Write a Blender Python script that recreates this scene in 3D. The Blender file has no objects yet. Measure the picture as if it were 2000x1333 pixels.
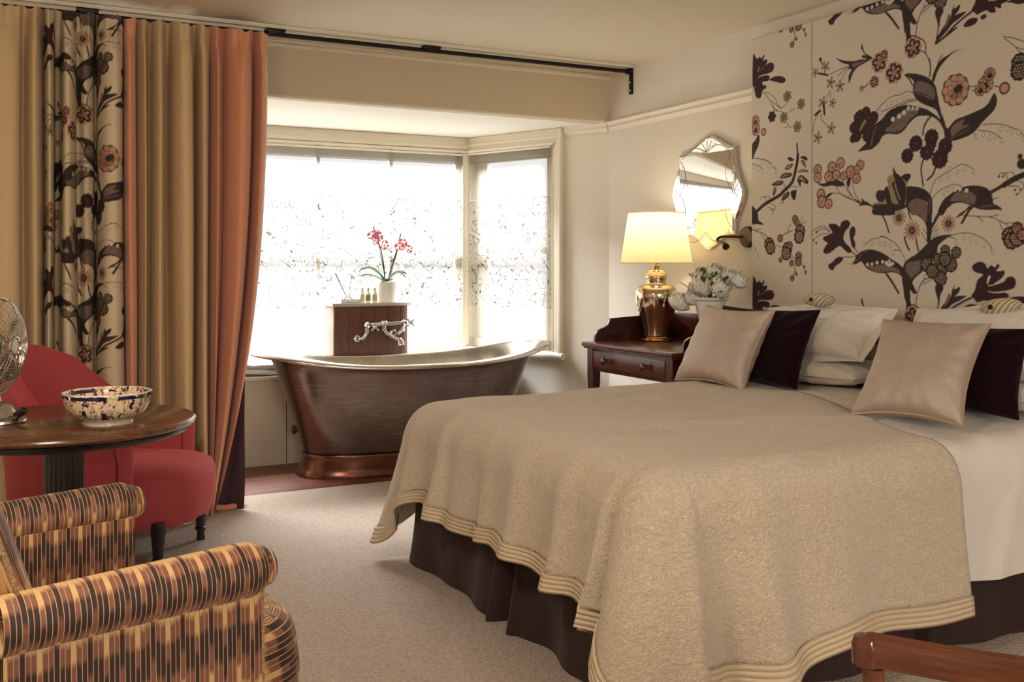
import bpy, bmesh, math, random
import numpy as np
from mathutils import Vector, Matrix, noise
SC = bpy.context.scene
COL = SC.collection
PI = math.pi
sin, cos = math.sin, math.cos
# ------------------------------------------------------------------ camera
cd = bpy.data.cameras.new('camera'); cam = bpy.data.objects.new('camera', cd); COL.objects.link(cam)
cam.location = (0, 0, 1.25); cam.rotation_euler = (PI/2, 0, -math.radians(27.493))
cd.sensor_width = 36; cd.lens = 1960/2000*36; cd.shift_y = -(666.5-520)/2000; cd.clip_start = .05
SC.camera = cam
# ------------------------------------------------------------------ view, world, lights
vs = SC.view_settings
vs.view_transform = 'Standard'; vs.look = 'None'; vs.gamma = 1; vs.exposure = 0.55
try: vs.use_curve_mapping = False
except Exception: pass
SC.display_settings.display_device = 'sRGB'
SC.cycles.max_bounces = 10; SC.cycles.diffuse_bounces = 5; SC.cycles.glossy_bounces = 5
SC.cycles.transmission_bounces = 8; SC.cycles.transparent_max_bounces = 16
SC.cycles.sample_clamp_indirect = 6; SC.cycles.caustics_reflective = False; SC.cycles.caustics_refractive = False
SC.cycles.use_denoising = True
W = bpy.data.worlds.new('daylight'); SC.world = W; W.use_nodes = True
bg = W.node_tree.nodes['Background']; bg.inputs[0].default_value = (.97, .98, 1, 1); bg.inputs[1].default_value = 1.1

def area(name, loc, direction, sx, sy, power, color=(1, 1, 1), portal=False):
    l = bpy.data.lights.new(name, 'AREA'); l.shape = 'RECTANGLE'; l.size = sx; l.size_y = sy; l.energy = power; l.color = color
    o = bpy.data.objects.new(name, l); COL.objects.link(o); o.location = loc
    o.rotation_euler = Vector(direction).to_track_quat('-Z', 'Y').to_euler()
    if portal: l.cycles.is_portal = True
    return o
# bay corner points (plan)
WY = 6.71                       # front window plane
BC = (3.13, 6.71); RC = (3.60, 5.54)     # bay corner, room corner
BD = Vector((RC[0]-BC[0], RC[1]-BC[1], 0)); BL = BD.length; BD.normalize(); BN = Vector((BD.y, -BD.x, 0))  # BN points into the room (-x)
if BN.x > 0: BN = -BN
area('window_daylight', (1.3, WY+1.5, 3.35), (0, -1, -.95), 3.8, 1.4, 1600, (.97, .98, 1))
pm = Vector((*BC, 0)) + BD*(BL*.42)
area('side_window_daylight', (pm.x-BN.x*1.4, pm.y-BN.y*1.4, 3.2), (BN.x, BN.y, -.9), 1.6, 1.3, 640, (.96, .98, 1))
# fill light through an added window in the back wall, behind the camera
area('rear_fill_light', (.9, -2.75, 1.6), (0, 1, -.1), 1.8, 1.5, 36, (1, .98, .96))
area('wall_lamp_light', (.1, -2.35, 1.75), (.1, 1, .1), .5, .4, 15, (1, .85, .68)); area('wall_lamp_light', (2.1, -2.35, 1.75), (-.1, 1, .1), .5, .4, 13, (1, .85, .68))
area('warm_fill_light', (-.35, 1.7, 2.40), (.05, .35, -1), .5, .5, 24, (1, .84, .66))  # added warm fill near the ceiling, no fixture there

# ------------------------------------------------------------------ materials
class NT:
    def __init__(s, m):
        s.t = m.node_tree; s.n = s.t.nodes; s.l = s.t.links
    def new(s, ty, **k):
        n = s.n.new(ty)
        for a, b in k.items(): setattr(n, a, b)
        return n
    def set(s, sock, v):
        if isinstance(v, bpy.types.NodeSocket): s.l.new(v, sock)
        elif isinstance(v, (tuple, list)) and len(v) == 3 and sock.type == 'RGBA': sock.default_value = (*v, 1)
        else: sock.default_value = v
    def math(s, op, a, b=None, c=None):
        n = s.new('ShaderNodeMath', operation=op); s.set(n.inputs[0], a)
        if b is not None: s.set(n.inputs[1], b)
        if c is not None: s.set(n.inputs[2], c)
        return n.outputs[0]
    def mix(s, f, a, b, bt='MIX'):
        n = s.new('ShaderNodeMix', data_type='RGBA', blend_type=bt)
        s.set(n.inputs[0], f); s.set(n.inputs[6], a); s.set(n.inputs[7], b); return n.outputs[2]
    def coord(s, kind='Object'): return s.new('ShaderNodeTexCoord').outputs[kind]
    def attr(s, name): return s.new('ShaderNodeAttribute', attribute_name=name)
    def mapping(s, v, sc=(1, 1, 1), rot=(0, 0, 0)):
        n = s.new('ShaderNodeMapping'); s.set(n.inputs[0], v); n.inputs['Scale'].default_value = sc; n.inputs['Rotation'].default_value = rot
        return n.outputs[0]
    def noise(s, v, sc, det=3, rough=.5, dist=0):
        n = s.new('ShaderNodeTexNoise'); s.set(n.inputs['Vector'], v); n.inputs['Scale'].default_value = sc
        n.inputs['Detail'].default_value = det; n.inputs['Roughness'].default_value = rough; n.inputs['Distortion'].default_value = dist
        return n.outputs[0]
    def voro(s, v, sc, feat='F1', out=0, rnd=1):
        n = s.new('ShaderNodeTexVoronoi', feature=feat); s.set(n.inputs['Vector'], v); n.inputs['Scale'].default_value = sc
        n.inputs['Randomness'].default_value = rnd
        return n.outputs[out]
    def ramp(s, f, stops, interp='LINEAR'):
        n = s.new('ShaderNodeValToRGB'); s.set(n.inputs[0], f); r = n.color_ramp; r.interpolation = interp
        while len(r.elements) < len(stops): r.elements.new(.5)
        for e, (p, c) in zip(r.elements, stops):
            e.position = p; e.color = (*c, 1) if len(c) == 3 else c
        return n.outputs[0]
    def sep(s, v):
        n = s.new('ShaderNodeSeparateXYZ'); s.set(n.inputs[0], v); return n.outputs
    def bump(s, h, st=.3, dist=.01, normal=None):
        n = s.new('ShaderNodeBump'); n.inputs['Strength'].default_value = st; n.inputs['Distance'].default_value = dist
        s.set(n.inputs['Height'], h)
        if normal is not None: s.l.new(normal, n.inputs['Normal'])
        return n.outputs[0]
def srgb(*c):
    return tuple(((v/255)/12.92 if v/255 <= .04045 else ((v/255+.055)/1.055)**2.4) for v in c)
def newmat(name):
    m = bpy.data.materials.new(name); m.use_nodes = True
    return m, NT(m), m.node_tree.nodes['Principled BSDF']
def mat(name, col, rough=.6, metal=0, var=None, bump=None, bump2=None, sheen=0, coat=0, spec=None, mapsc=(1, 1, 1), alpha=None):
    m, n, p = newmat(name); v = n.mapping(n.coord(), mapsc)
    c = col
    if var: c = n.mix(n.ramp(n.noise(v, var[0], 5, .6, var[3] if len(var) > 3 else 0), [(.3, (0, 0, 0)), (.7, (1, 1, 1))]), col, var[1])
    n.set(p.inputs['Base Color'], c); p.inputs['Roughness'].default_value = rough; p.inputs['Metallic'].default_value = metal
    if spec is not None: p.inputs['Specular IOR Level'].default_value = spec
    if sheen: p.inputs['Sheen Weight'].default_value = sheen; p.inputs['Sheen Roughness'].default_value = .4
    if coat: p.inputs['Coat Weight'].default_value = coat; p.inputs['Coat Roughness'].default_value = .1
    nr = None
    if bump: nr = n.bump(n.noise(v, bump[0], 4, .6), bump[1], bump[2] if len(bump) > 2 else .01)
    if bump2: nr = n.bump(n.noise(v, bump2[0], 2, .5), bump2[1], bump2[2], nr)
    if nr is not None: n.l.new(nr, p.inputs['Normal'])
    return m
M = {}
M['wall'] = mat('wall_paint', srgb(220, 213, 200), .75, bump=(9, .12, .01), bump2=(120, .05, .002))
M['beam'] = mat('beam_shade_paint', srgb(196, 182, 156), .75, bump=(9, .12, .01))  # browner than the walls: shade on the backlit beam put into its colour
M['ceil'] = mat('ceiling_paint', srgb(220, 213, 194), .8, bump=(5, .1, .01))
M['soffit'] = mat('soffit_paint', srgb(236, 234, 226), .8, bump=(5, .1, .01))
M['trim'] = mat('trim_gloss_paint', srgb(222, 214, 196), .4, bump=(14, .05, .005))
M['panel'] = mat('panel_paint', srgb(206, 198, 180), .5, bump=(12, .06, .005))
M['iron'] = mat('black_iron', srgb(32, 26, 26), .42, .6, bump=(60, .1, .002))
M['bronze'] = mat('dark_bronze', srgb(70, 58, 50), .38, .8, bump=(50, .08, .002))
M['gold'] = mat('polished_gold', srgb(212, 172, 96), .12, 1)
M['chrome'] = mat('chrome', srgb(222, 222, 226), .06, 1)
M['nickel'] = mat('brushed_nickel', srgb(206, 198, 188), .22, 1, bump=(180, .04, .001))
M['whitecer'] = mat('white_ceramic', srgb(236, 234, 230), .25, coat=.3)
M['black'] = mat('black_plastic', srgb(18, 16, 18), .3)
def wood(name, c1, c2, axis=0, rough=.35, sc=6, coat=.2):
    m, n, p = newmat(name); s = [14, 14, 14]; s[axis] = 1.2
    v = n.mapping(n.coord(), tuple(s)); f = n.noise(v, sc, 6, .6, .6)
    n.set(p.inputs['Base Color'], n.mix(n.ramp(f, [(.3, (0, 0, 0)), (.72, (1, 1, 1))]), c1, c2))
    p.inputs['Roughness'].default_value = rough; p.inputs['Coat Weight'].default_value = coat; p.inputs['Coat Roughness'].default_value = .18
    n.l.new(n.bump(f, .12, .003), p.inputs['Normal']); return m
M['mahog'] = wood('mahogany', srgb(52, 20, 16), srgb(104, 48, 34), 1, .28)
M['mahogx'] = wood('mahogany_side', srgb(34, 16, 15), srgb(72, 36, 32), 0, .3)
M['mahogz'] = wood('mahogany_leg', srgb(40, 17, 15), srgb(80, 38, 30), 2, .3)
M['boxwood'] = wood('stained_pine_box', srgb(74, 38, 28), srgb(122, 68, 50), 2, .45)
M['boxside'] = wood('lit_box_side', srgb(150, 120, 110), srgb(205, 180, 170), 2, .5)  # paler than the carcass: light on that side put into the colour
M['tabletop'] = wood('worn_table_wood', srgb(48, 26, 16), srgb(122, 78, 48), 0, .22, 3, .5)
M['ebon'] = mat('ebonised_wood', srgb(26, 22, 21), .3, coat=.3, bump=(40, .06, .002))
M['chairwood'] = wood('polished_chair_wood', srgb(66, 32, 16), srgb(118, 64, 32), 0, .28, 9, .5)
m, n, p = newmat('polished_rail_wood'); f = n.noise(n.mapping(n.attr('uvw').outputs['Vector'], (4, 90, 1)), 3, 6, .6, .4)
n.set(p.inputs['Base Color'], n.mix(n.ramp(f, [(.3, (0, 0, 0)), (.7, (1, 1, 1))]), srgb(70, 32, 14), srgb(112, 58, 28))); p.inputs['Roughness'].default_value = .22; p.inputs['Coat Weight'].default_value = .6; M['railwood'] = m
M['marble'] = mat('cream_marble', srgb(206, 200, 184), .25, var=(7, srgb(186, 178, 160)), coat=.3)
def fabric(name, col, rough=.85, sheen=.3, weave=900, st=.15, col2=None, wr=None):
    m, n, p = newmat(name); v = n.coord()
    f = n.noise(n.mapping(v, (1, 1, .15)), weave, 2); g = n.noise(n.mapping(v, (.15, .15, 1)), weave, 2)
    h = n.math('ADD', f, g)
    c = n.mix(n.math('MULTIPLY', h, .5), col, col2 or tuple(x*.82 for x in col))
    n.set(p.inputs['Base Color'], c); p.inputs['Roughness'].default_value = rough
    p.inputs['Sheen Weight'].default_value = sheen; p.inputs['Sheen Roughness'].default_value = .5
    nr = n.bump(h, st, .002)
    if wr: nr = n.bump(n.noise(n.mapping(v, wr[3] if len(wr) > 3 else (1, 1, 1)), wr[0], 3, .5, .8), wr[1], wr[2], nr)
    n.l.new(nr, p.inputs['Normal']); return m
M['linen'] = fabric('beige_curtain_linen', srgb(214, 184, 138), .9, .15)
M['coral'] = fabric('coral_curtain_silk', srgb(220, 150, 112), .6, .3)
M['lining'] = fabric('plum_curtain_lining', srgb(52, 22, 36), .7, .2)
M['sheet'] = fabric('white_cotton', srgb(240, 234, 228), .85, .15, wr=(5, .35, .03, (1, 2.4, 1)))
M['pillowcase'] = fabric('white_pillow_cotton', srgb(243, 237, 231), .85, .15, wr=(7, .45, .03, (1.4, 1, 2)))
M['velvet'] = fabric('aubergine_velvet', srgb(34, 8, 18), .95, .10, col2=srgb(22, 5, 12)); M['velvet'].node_tree.nodes['Principled BSDF'].inputs['Specular IOR Level'].default_value = .1
M['valance'] = fabric('brown_valance_fabric', srgb(50, 28, 24), .8, .12, wr=(4, .4, .03, (1, 1, .2)))
M['red'] = fabric('raspberry_velvet', srgb(176, 70, 74), .8, .55, col2=srgb(156, 54, 60))
M['red'].node_tree.nodes['Principled BSDF'].inputs['Sheen Tint'].default_value = (*srgb(236, 130, 130), 1)
M['towel'] = fabric('white_towel', srgb(240, 240, 240), .95, .2, 400, .4)
M['petal'] = mat('white_petal', srgb(252, 247, 238), .8, var=(30, srgb(250, 238, 226)))
M['petal'].node_tree.nodes['Principled BSDF'].inputs['Subsurface Weight'].default_value = .35; M['petal'].node_tree.nodes['Principled BSDF'].inputs['Subsurface Scale'].default_value = .02
M['leafg'] = mat('green_leaf', srgb(92, 120, 60), .5, var=(20, srgb(60, 88, 40)))
M['bluegreen'] = mat('orchid_leaf', srgb(120, 148, 108), .4, var=(12, srgb(88, 120, 80)))
M['orchid'] = mat('pink_orchid_petal', srgb(224, 104, 146), .6, var=(40, srgb(240, 160, 186)))
M['orchid'].node_tree.nodes['Principled BSDF'].inputs['Subsurface Weight'].default_value = .3
M['stem'] = mat('dark_stem', srgb(50, 44, 36), .6)
M['moss'] = mat('bark_chips', srgb(96, 84, 58), .9, var=(60, srgb(50, 40, 28)), bump=(80, .6, .01))
# metallic sheen cushion fabric
m, n, p = newmat('champagne_metallic_fabric'); v = n.coord()
f = n.noise(n.mapping(v, (1, 1, .06)), 420, 2); g = n.noise(n.mapping(v, (.06, .06, 1)), 420, 2); h = n.math('ADD', f, g)
n.set(p.inputs['Base Color'], n.mix(n.noise(v, 7, 4), srgb(184, 167, 154), srgb(206, 190, 176)))
p.inputs['Metallic'].default_value = .3; p.inputs['Roughness'].default_value = .48
n.l.new(n.bump(n.noise(n.mapping(v, (1, 1, 1.6)), 8, 3, .5, .6), .06, .02, n.bump(h, .6, .003)), p.inputs['Normal']); M['gold_fab'] = m
M['gold_pipe'] = mat('champagne_piping', srgb(186, 160, 138), .5, .3)
# quilted matelasse coverlet
m, n, p = newmat('matelasse_coverlet'); v = n.coord()
wv = n.voro(n.mapping(v, (1, 1, 1)), 55, 'DISTANCE_TO_EDGE', 0); wn = n.noise(v, 130, 3, .6)
wig = n.noise(n.mapping(v, (1, 1.7, 1.7)), 60, 3, .6, 2.0)
h = n.math('ADD', n.math('MULTIPLY', wig, 1.0), n.math('ADD', n.math('MULTIPLY', wn, .35), n.math('MULTIPLY', wv, .8)))
n.set(p.inputs['Base Color'], n.mix(wig, srgb(218, 198, 170), srgb(228, 212, 188)))
p.inputs['Roughness'].default_value = .9; p.inputs['Sheen Weight'].default_value = .6; p.inputs['Sheen Roughness'].default_value = .35
n.l.new(n.bump(h, .9, .010, n.bump(n.noise(n.mapping(v, (1, .7, 1)), 6, 2, .5, .5), .25, .03)), p.inputs['Normal']); M['coverlet'] = m
m, n, p = newmat('coverlet_stitched_border'); v = n.coord(); a = n.attr('uvw').outputs['Vector']; sx = n.sep(a)
row = n.math('ABSOLUTE', n.math('SUBTRACT', n.math('FRACT', n.math('MULTIPLY', sx[1], 4.0)), .5))
h = n.math('ADD', n.math('POWER', n.math('SUBTRACT', 1.0, n.math('MULTIPLY', row, 2)), .5), n.math('MULTIPLY', n.noise(v, 160, 2), .25))
n.set(p.inputs['Base Color'], srgb(218, 197, 166)); p.inputs['Roughness'].default_value = .9
n.l.new(n.bump(h, .7, .009), p.inputs['Normal']); M['border'] = m
# carpet: looped wool in rows
m, n, p = newmat('loop_pile_carpet'); v = n.mapping(n.coord(), (1, 1, 1), (0, 0, .5))
vo = n.voro(n.mapping(v, (1, 1.9, 1)), 75, 'F1', 0, .75); big = n.noise(v, 3, 3)
c = n.mix(n.math('MULTIPLY', vo, 1.1), srgb(216, 199, 182), srgb(150, 132, 118)); c = n.mix(n.math('MULTIPLY', big, .35), c, srgb(198, 180, 160))
n.set(p.inputs['Base Color'], c); p.inputs['Roughness'].default_value = .95; p.inputs['Sheen Weight'].default_value = .2
n.l.new(n.bump(n.math('SUBTRACT', 1.0, vo), .8, .008), p.inputs['Normal']); M['carpet'] = m
# floor boards along X
m, n, p = newmat('stained_floorboards'); v = n.coord(); sx = n.sep(v)
by = n.math('MULTIPLY', sx[1], 1/.115); fr = n.math('FRACT', by); idx = n.math('FLOOR', by)
gap = n.math('LESS_THAN', n.math('ABSOLUTE', n.math('SUBTRACT', fr, .5)), .47)
cv = n.new('ShaderNodeCombineXYZ'); n.set(cv.inputs[0], n.math('MULTIPLY', sx[0], .8)); n.set(cv.inputs[1], n.math('MULTIPLY', sx[1], 14)); n.set(cv.inputs[2], idx)
g = n.noise(cv.outputs[0], 5, 6, .65, .5)
c = n.ramp(g, [(.25, srgb(64, 32, 20)), (.5, srgb(108, 62, 42)), (.68, srgb(136, 84, 58)), (.8, srgb(168, 122, 94))])
c = n.mix(gap, srgb(22, 10, 8), c); n.set(p.inputs['Base Color'], c); p.inputs['Roughness'].default_value = .42
n.l.new(n.bump(n.math('ADD', gap, n.math('MULTIPLY', g, .15)), .5, .003), p.inputs['Normal']); M['boards'] = m
# tub copper
m, n, p = newmat('aged_copper'); v = n.coord()
st = n.noise(n.mapping(v, (1.2, 1.2, 12)), 7, 6, .65, .3); bl = n.noise(v, 3.2, 3, .5, .6)
c = n.ramp(st, [(.2, srgb(94, 82, 78)), (.55, srgb(122, 110, 103)), (.8, srgb(146, 132, 122))]); c = n.mix(n.ramp(bl, [(.45, (0, 0, 0)), (.7, (1, 1, 1))]), c, srgb(116, 94, 90))
n.set(p.inputs['Base Color'], c); p.inputs['Metallic'].default_value = .9; n.set(p.inputs['Roughness'], n.math('MULTIPLY_ADD', st, .18, .12))
n.l.new(n.bump(st, .12, .004), p.inputs['Normal']); M['copper'] = m
M['copperbase'] = mat('polished_copper_plinth', srgb(122, 84, 68), .25, .85, var=(6, srgb(92, 58, 48)), mapsc=(1, 1, 4))
M['tin'] = mat('tinned_interior', srgb(196, 190, 180), .3, .9, var=(6, srgb(160, 156, 150)), bump=(40, .08, .002))
# window glass
m, n, p = newmat('window_glass'); out = n.n['Material Output']; tr = n.new('ShaderNodeBsdfTransparent'); gl = n.new('ShaderNodeBsdfGlossy'); gl.inputs['Roughness'].default_value = .02
mx = n.new('ShaderNodeMixShader'); mx.inputs[0].default_value = .06; n.l.new(tr.outputs[0], mx.inputs[1]); n.l.new(gl.outputs[0], mx.inputs[2]); n.l.new(mx.outputs[0], out.inputs[0]); M['glass'] = m
# clear glass for bottles
def clearglass(name, tint, f=.25):
    m, n, p = newmat(name); out = n.n['Material Output']; tr = n.new('ShaderNodeBsdfTransparent'); tr.inputs[0].default_value = (*tint, 1)
    gl = n.new('ShaderNodeBsdfGlossy'); gl.inputs['Roughness'].default_value = .05; fr = n.new('ShaderNodeFresnel'); fr.inputs[0].default_value = 1.45
    mx = n.new('ShaderNodeMixShader'); n.set(mx.inputs[0], n.math('ADD', fr.outputs[0], .05)); n.l.new(tr.outputs[0], mx.inputs[1]); n.l.new(gl.outputs[0], mx.inputs[2]); n.l.new(mx.outputs[0], out.inputs[0])
    return m
M['bottle'] = clearglass('bottle_glass', (.86, .8, .6)); M['clear'] = clearglass('clear_glass', (.93, .95, .93))
# sheer blinds: uvw.z = 0 plain, 1 embroidered band, 2 doubled hem
def sheer(name, transp, band=False, hem=False):
    m, n, p = newmat(name); out = n.n['Material Output']; v = n.coord(); a = n.attr('uvw').outputs['Vector']
    th = n.math('ADD', n.noise(n.mapping(v, (1, 1, .1)), 700, 2), n.noise(n.mapping(v, (.1, .1, 1)), 700, 2))
    col = srgb(152, 147, 136)
    tl = n.new('ShaderNodeBsdfTranslucent'); df = n.new('ShaderNodeBsdfDiffuse'); tr = n.new('ShaderNodeBsdfTransparent')
    fac = transp
    if band:
        q = n.noise(a, 5.5, 3, .55, 1.6); ln = n.math('LESS_THAN', n.math('ABSOLUTE', n.math('SUBTRACT', q, .5)), .0075)
        q2 = n.math('FRACT', n.math('MULTIPLY', n.noise(n.mapping(a, (1, 1, 1), (0, 0, 1)), 8, 1, .5, 3.0), 3.0)); ln2 = n.math('LESS_THAN', n.math('ABSOLUTE', n.math('SUBTRACT', q2, .5)), .018)
        ln = n.math('MAXIMUM', ln, ln2); col = n.mix(ln, srgb(152, 147, 136), srgb(52, 47, 40)); fac = n.math('MULTIPLY', n.math('SUBTRACT', 1.0, n.math('MULTIPLY', ln, .8)), transp)
    n.set(tl.inputs[0], col); n.set(df.inputs[0], col)
    m1 = n.new('ShaderNodeMixShader'); m1.inputs[0].default_value = .3; n.l.new(tl.outputs[0], m1.inputs[1]); n.l.new(df.outputs[0], m1.inputs[2])
    m2 = n.new('ShaderNodeMixShader'); n.set(m2.inputs[0], fac); n.l.new(m1.outputs[0], m2.inputs[1]); n.l.new(tr.outputs[0], m2.inputs[2]); n.l.new(m2.outputs[0], out.inputs[0])
    return m
M['sheer'] = sheer('sheer_linen', .5); M['sheerband'] = sheer('embroidered_sheer', .4, True); M['sheerhem'] = sheer('doubled_sheer', .12)
# lamp shade
m, n, p = newmat('cream_silk_shade'); out = n.n['Material Output']; tl = n.new('ShaderNodeBsdfTranslucent'); df = n.new('ShaderNodeBsdfDiffuse')
for q in (tl, df): q.inputs[0].default_value = (*srgb(248, 232, 190), 1)
mx = n.new('ShaderNodeMixShader'); mx.inputs[0].default_value = .45; n.l.new(tl.outputs[0], mx.inputs[1]); n.l.new(df.outputs[0], mx.inputs[2]); n.l.new(mx.outputs[0], out.inputs[0]); M['shade'] = m
m, n, p = newmat('lit_bulb'); p.inputs['Emission Color'].default_value = (1, .78, .45, 1); p.inputs['Emission Strength'].default_value = 12; M['bulb'] = m
M['mercury'] = mat('mercury_glass', srgb(226, 212, 190), .05, 1, var=(5, srgb(206, 176, 140)))
M['mirror'] = mat('mirror_glass', (.95, .95, .95), .01, 1)
M['mirror_edge'] = mat('bevelled_mirror_edge', (.9, .86, .8), .12, 1, bump=(120, .15, .004))
M['etch'] = mat('etched_line', srgb(120, 116, 110), .5, .3)
M['ironleg'] = mat('dark_turned_leg', srgb(30, 20, 17), .35, coat=.3)
# knitted wool
m, n, p = newmat('ribbed_wool_knit'); a = n.attr('uvw').outputs['Vector']; sx = n.sep(a)
rb = n.math('ABSOLUTE', n.math('SINE', n.math('MULTIPLY', n.math('ADD', sx[0], n.math('MULTIPLY', sx[1], .5)), 30))); n.set(p.inputs['Base Color'], n.mix(rb, srgb(176, 156, 122), srgb(224, 208, 178)))
p.inputs['Roughness'].default_value = .95; n.l.new(n.bump(rb, .8, .008), p.inputs['Normal']); M['knit'] = m
# ikat armchair cloth: uvw.x across the stripes (m), uvw.y along them (m)
m, n, p = newmat('ikat_stripe_velvet'); a = n.attr('uvw').outputs['Vector']; sx = n.sep(a)
un = n.math('MULTIPLY', sx[0], 1/.0135); fr = n.math('FRACT', un); ix = n.math('FLOOR', un)
k6 = n.math('PINGPONG', ix, 3.0); wob = n.noise(n.mapping(a, (70, 6, 1)), 1, 2)
alt = n.math('MODULO', n.math('ABSOLUTE', ix), 2.0)
ph = n.math('ADD', n.math('ADD', n.math('MULTIPLY', k6, .085), n.math('MULTIPLY', alt, .07)), n.math('MULTIPLY', wob, .10))
tt = n.math('FRACT', n.math('ADD', n.math('MULTIPLY', sx[1], 1/.25), ph))
tan_, mau, drk = srgb(206, 168, 112), srgb(126, 80, 62), srgb(44, 26, 24)
c = n.ramp(tt, [(0, mau), (.10, mau), (.15, tan_), (.42, tan_), (.48, mau), (.58, mau), (.63, drk), (.86, drk), (.93, mau), (1, mau)])
line = n.math('GREATER_THAN', n.math('ABSOLUTE', n.math('SUBTRACT', fr, .5)), .41)
c = n.mix(line, c, n.mix(alt, srgb(214, 176, 122), srgb(140, 84, 60)))
n.set(p.inputs['Base Color'], c); p.inputs['Roughness'].default_value = .65; p.inputs['Sheen Weight'].default_value = .12
n.l.new(n.bump(n.math('ADD', n.noise(a, 500, 2), n.math('MULTIPLY', line, .5)), .25, .002), p.inputs['Normal']); M['ikat'] = m
# cane
m, n, p = newmat('woven_cane'); v = n.coord(); a1 = n.voro(v, 260, 'DISTANCE_TO_EDGE', 0, 0)
n.set(p.inputs['Base Color'], n.mix(n.math('LESS_THAN', a1, .12), srgb(60, 50, 32), srgb(150, 130, 86))); p.inputs['Roughness'].default_value = .7; M['cane'] = m

# ------------------------------------------------------------------ mesh building
ORG = {}
class MB:
    """collects shapes; each vertex may carry a (u, v, w) used by cloth materials"""
    def __init__(s): s.v = []; s.f = []; s.mi = []; s.uv = []; s.k = 0; s.sharp = False
    def add(s, vs_, fs, mi=0, uv=None):
        o = len(s.v); s.v += [tuple(v) for v in vs_]; s.f += [tuple(i+o for i in f) for f in fs]; s.mi += [mi]*len(fs)
        s.uv += (uv if uv is not None else [(0, 0, 0)]*len(vs_)); return s
    def grid(s, f, nu, nv, cu=False, cv=False, mi=0, uvf=None, capv=False):
        vs_, uv = [], []
        for i in range(nu + (0 if cu else 1)):
            for j in range(nv + (0 if cv else 1)):
                vs_.append(f(i/nu, j/nv)); uv.append(uvf(i/nu, j/nv) if uvf else (0, 0, 0))
        R_ = nv + (0 if cv else 1); C_ = nu + (0 if cu else 1); fs = []
        for i in range(nu):
            for j in range(nv):
                a = i*R_+j; b = ((i+1) % C_)*R_+j; c = ((i+1) % C_)*R_+(j+1) % R_; d = i*R_+(j+1) % R_
                fs.append((a, b, c, d))
        if capv:
            fs.append(tuple(i*R_ for i in range(C_))[::-1]); fs.append(tuple(i*R_+R_-1 for i in range(C_)))
        return s.add(vs_, fs, mi, uv)
    def box(s, x0, x1, y0, y1, z0, z1, b=.0, mi=0, T=None):
        bm = bmesh.new(); bmesh.ops.create_cube(bm, size=1)
        for v in bm.verts: v.co = ((x0+x1)/2+v.co.x*(x1-x0), (y0+y1)/2+v.co.y*(y1-y0), (z0+z1)/2+v.co.z*(z1-z0))
        if b > 0: bmesh.ops.bevel(bm, geom=bm.edges[:], offset=min(b, .45*min(abs(x1-x0), abs(y1-y0), abs(z1-z0))), segments=2, affect='EDGES', profile=.6)
        bm.verts.index_update(); vs_ = [v.co.copy() for v in bm.verts]
        if T: vs_ = [T @ v for v in vs_]
        s.add(vs_, [[v.index for v in f.verts] for f in bm.faces], mi); bm.free(); return s
    def lathe(s, prof, c=(0, 0, 0), n=32, T=None, mi=0, cap=True, sq=(1, 1)):
        c = Vector(c); vs_ = []
        for i in range(n):
            a = 2*PI*i/n
            for r, z in prof:
                p = Vector((r*cos(a)*sq[0], r*sin(a)*sq[1], z)); vs_.append((T @ p if T else p)+c)
        k = len(prof); fs = [(i*k+j, ((i+1) % n)*k+j, ((i+1) % n)*k+j+1, i*k+j+1) for i in range(n) for j in range(k-1)]
        if cap: fs.append(tuple(i*k for i in range(n))[::-1]); fs.append(tuple(i*k+k-1 for i in range(n)))
        return s.add(vs_, fs, mi)
    def tube(s, pts, r, n=8, closed=False, mi=0, cap=True, flat=1):
        P = [Vector(p) for p in pts]; m = len(P); rs = r if isinstance(r, (list, tuple)) else [r]*m
        vs_ = []; up = None
        for i, p in enumerate(P):
            t = (P[(i+1) % m]-P[i-1]) if closed else (P[min(i+1, m-1)]-P[max(i-1, 0)])
            t.normalize()
            if up is None: up = Vector((0, 0, 1)) if abs(t.z) < .9 else Vector((1, 0, 0))
            x = t.cross(up)
            if x.length < 1e-5: x = t.orthogonal()
            x.normalize(); y = x.cross(t).normalized(); up = y
            for k in range(n): a = 2*PI*k/n; vs_.append(p+x*(cos(a)*rs[i])+y*(sin(a)*rs[i]*flat))
        q = m if closed else m-1
        fs = [(i*n+k, ((i+1) % m)*n+k, ((i+1) % m)*n+(k+1) % n, i*n+(k+1) % n) for i in range(q) for k in range(n)]
        if cap and not closed: fs.append(tuple(range(n))[::-1]); fs.append(tuple((m-1)*n+k for k in range(n)))
        return s.add(vs_, fs, mi)
    def prism(s, pts2, f, d, mi=0):
        """closed outline pts2 mapped by f(x, y, depth) with two depths"""
        n = len(pts2); a = [f(x, y, 0) for x, y in pts2]; b = [f(x, y, d) for x, y in pts2]
        return s.add(a+b, [tuple(range(n)), tuple(range(2*n-1, n-1, -1))]+[(i, i+n, (i+1) % n+n, (i+1) % n) for i in range(n)], mi)
    def sphere(s, c, r, n=12, m=8, mi=0, T=None, fn=None):
        def f(u, v):
            a = 2*PI*u; b = PI*(v-.5); p = Vector((cos(b)*cos(a)*r[0], cos(b)*sin(a)*r[1], sin(b)*r[2])) if isinstance(r, (tuple, list)) else Vector((cos(b)*cos(a), cos(b)*sin(a), sin(b)))*r
            if fn: p = fn(p, u, v)
            return (T @ p if T else p)+Vector(c)
        return s.grid(f, n, m, cu=True, mi=mi)
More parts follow.
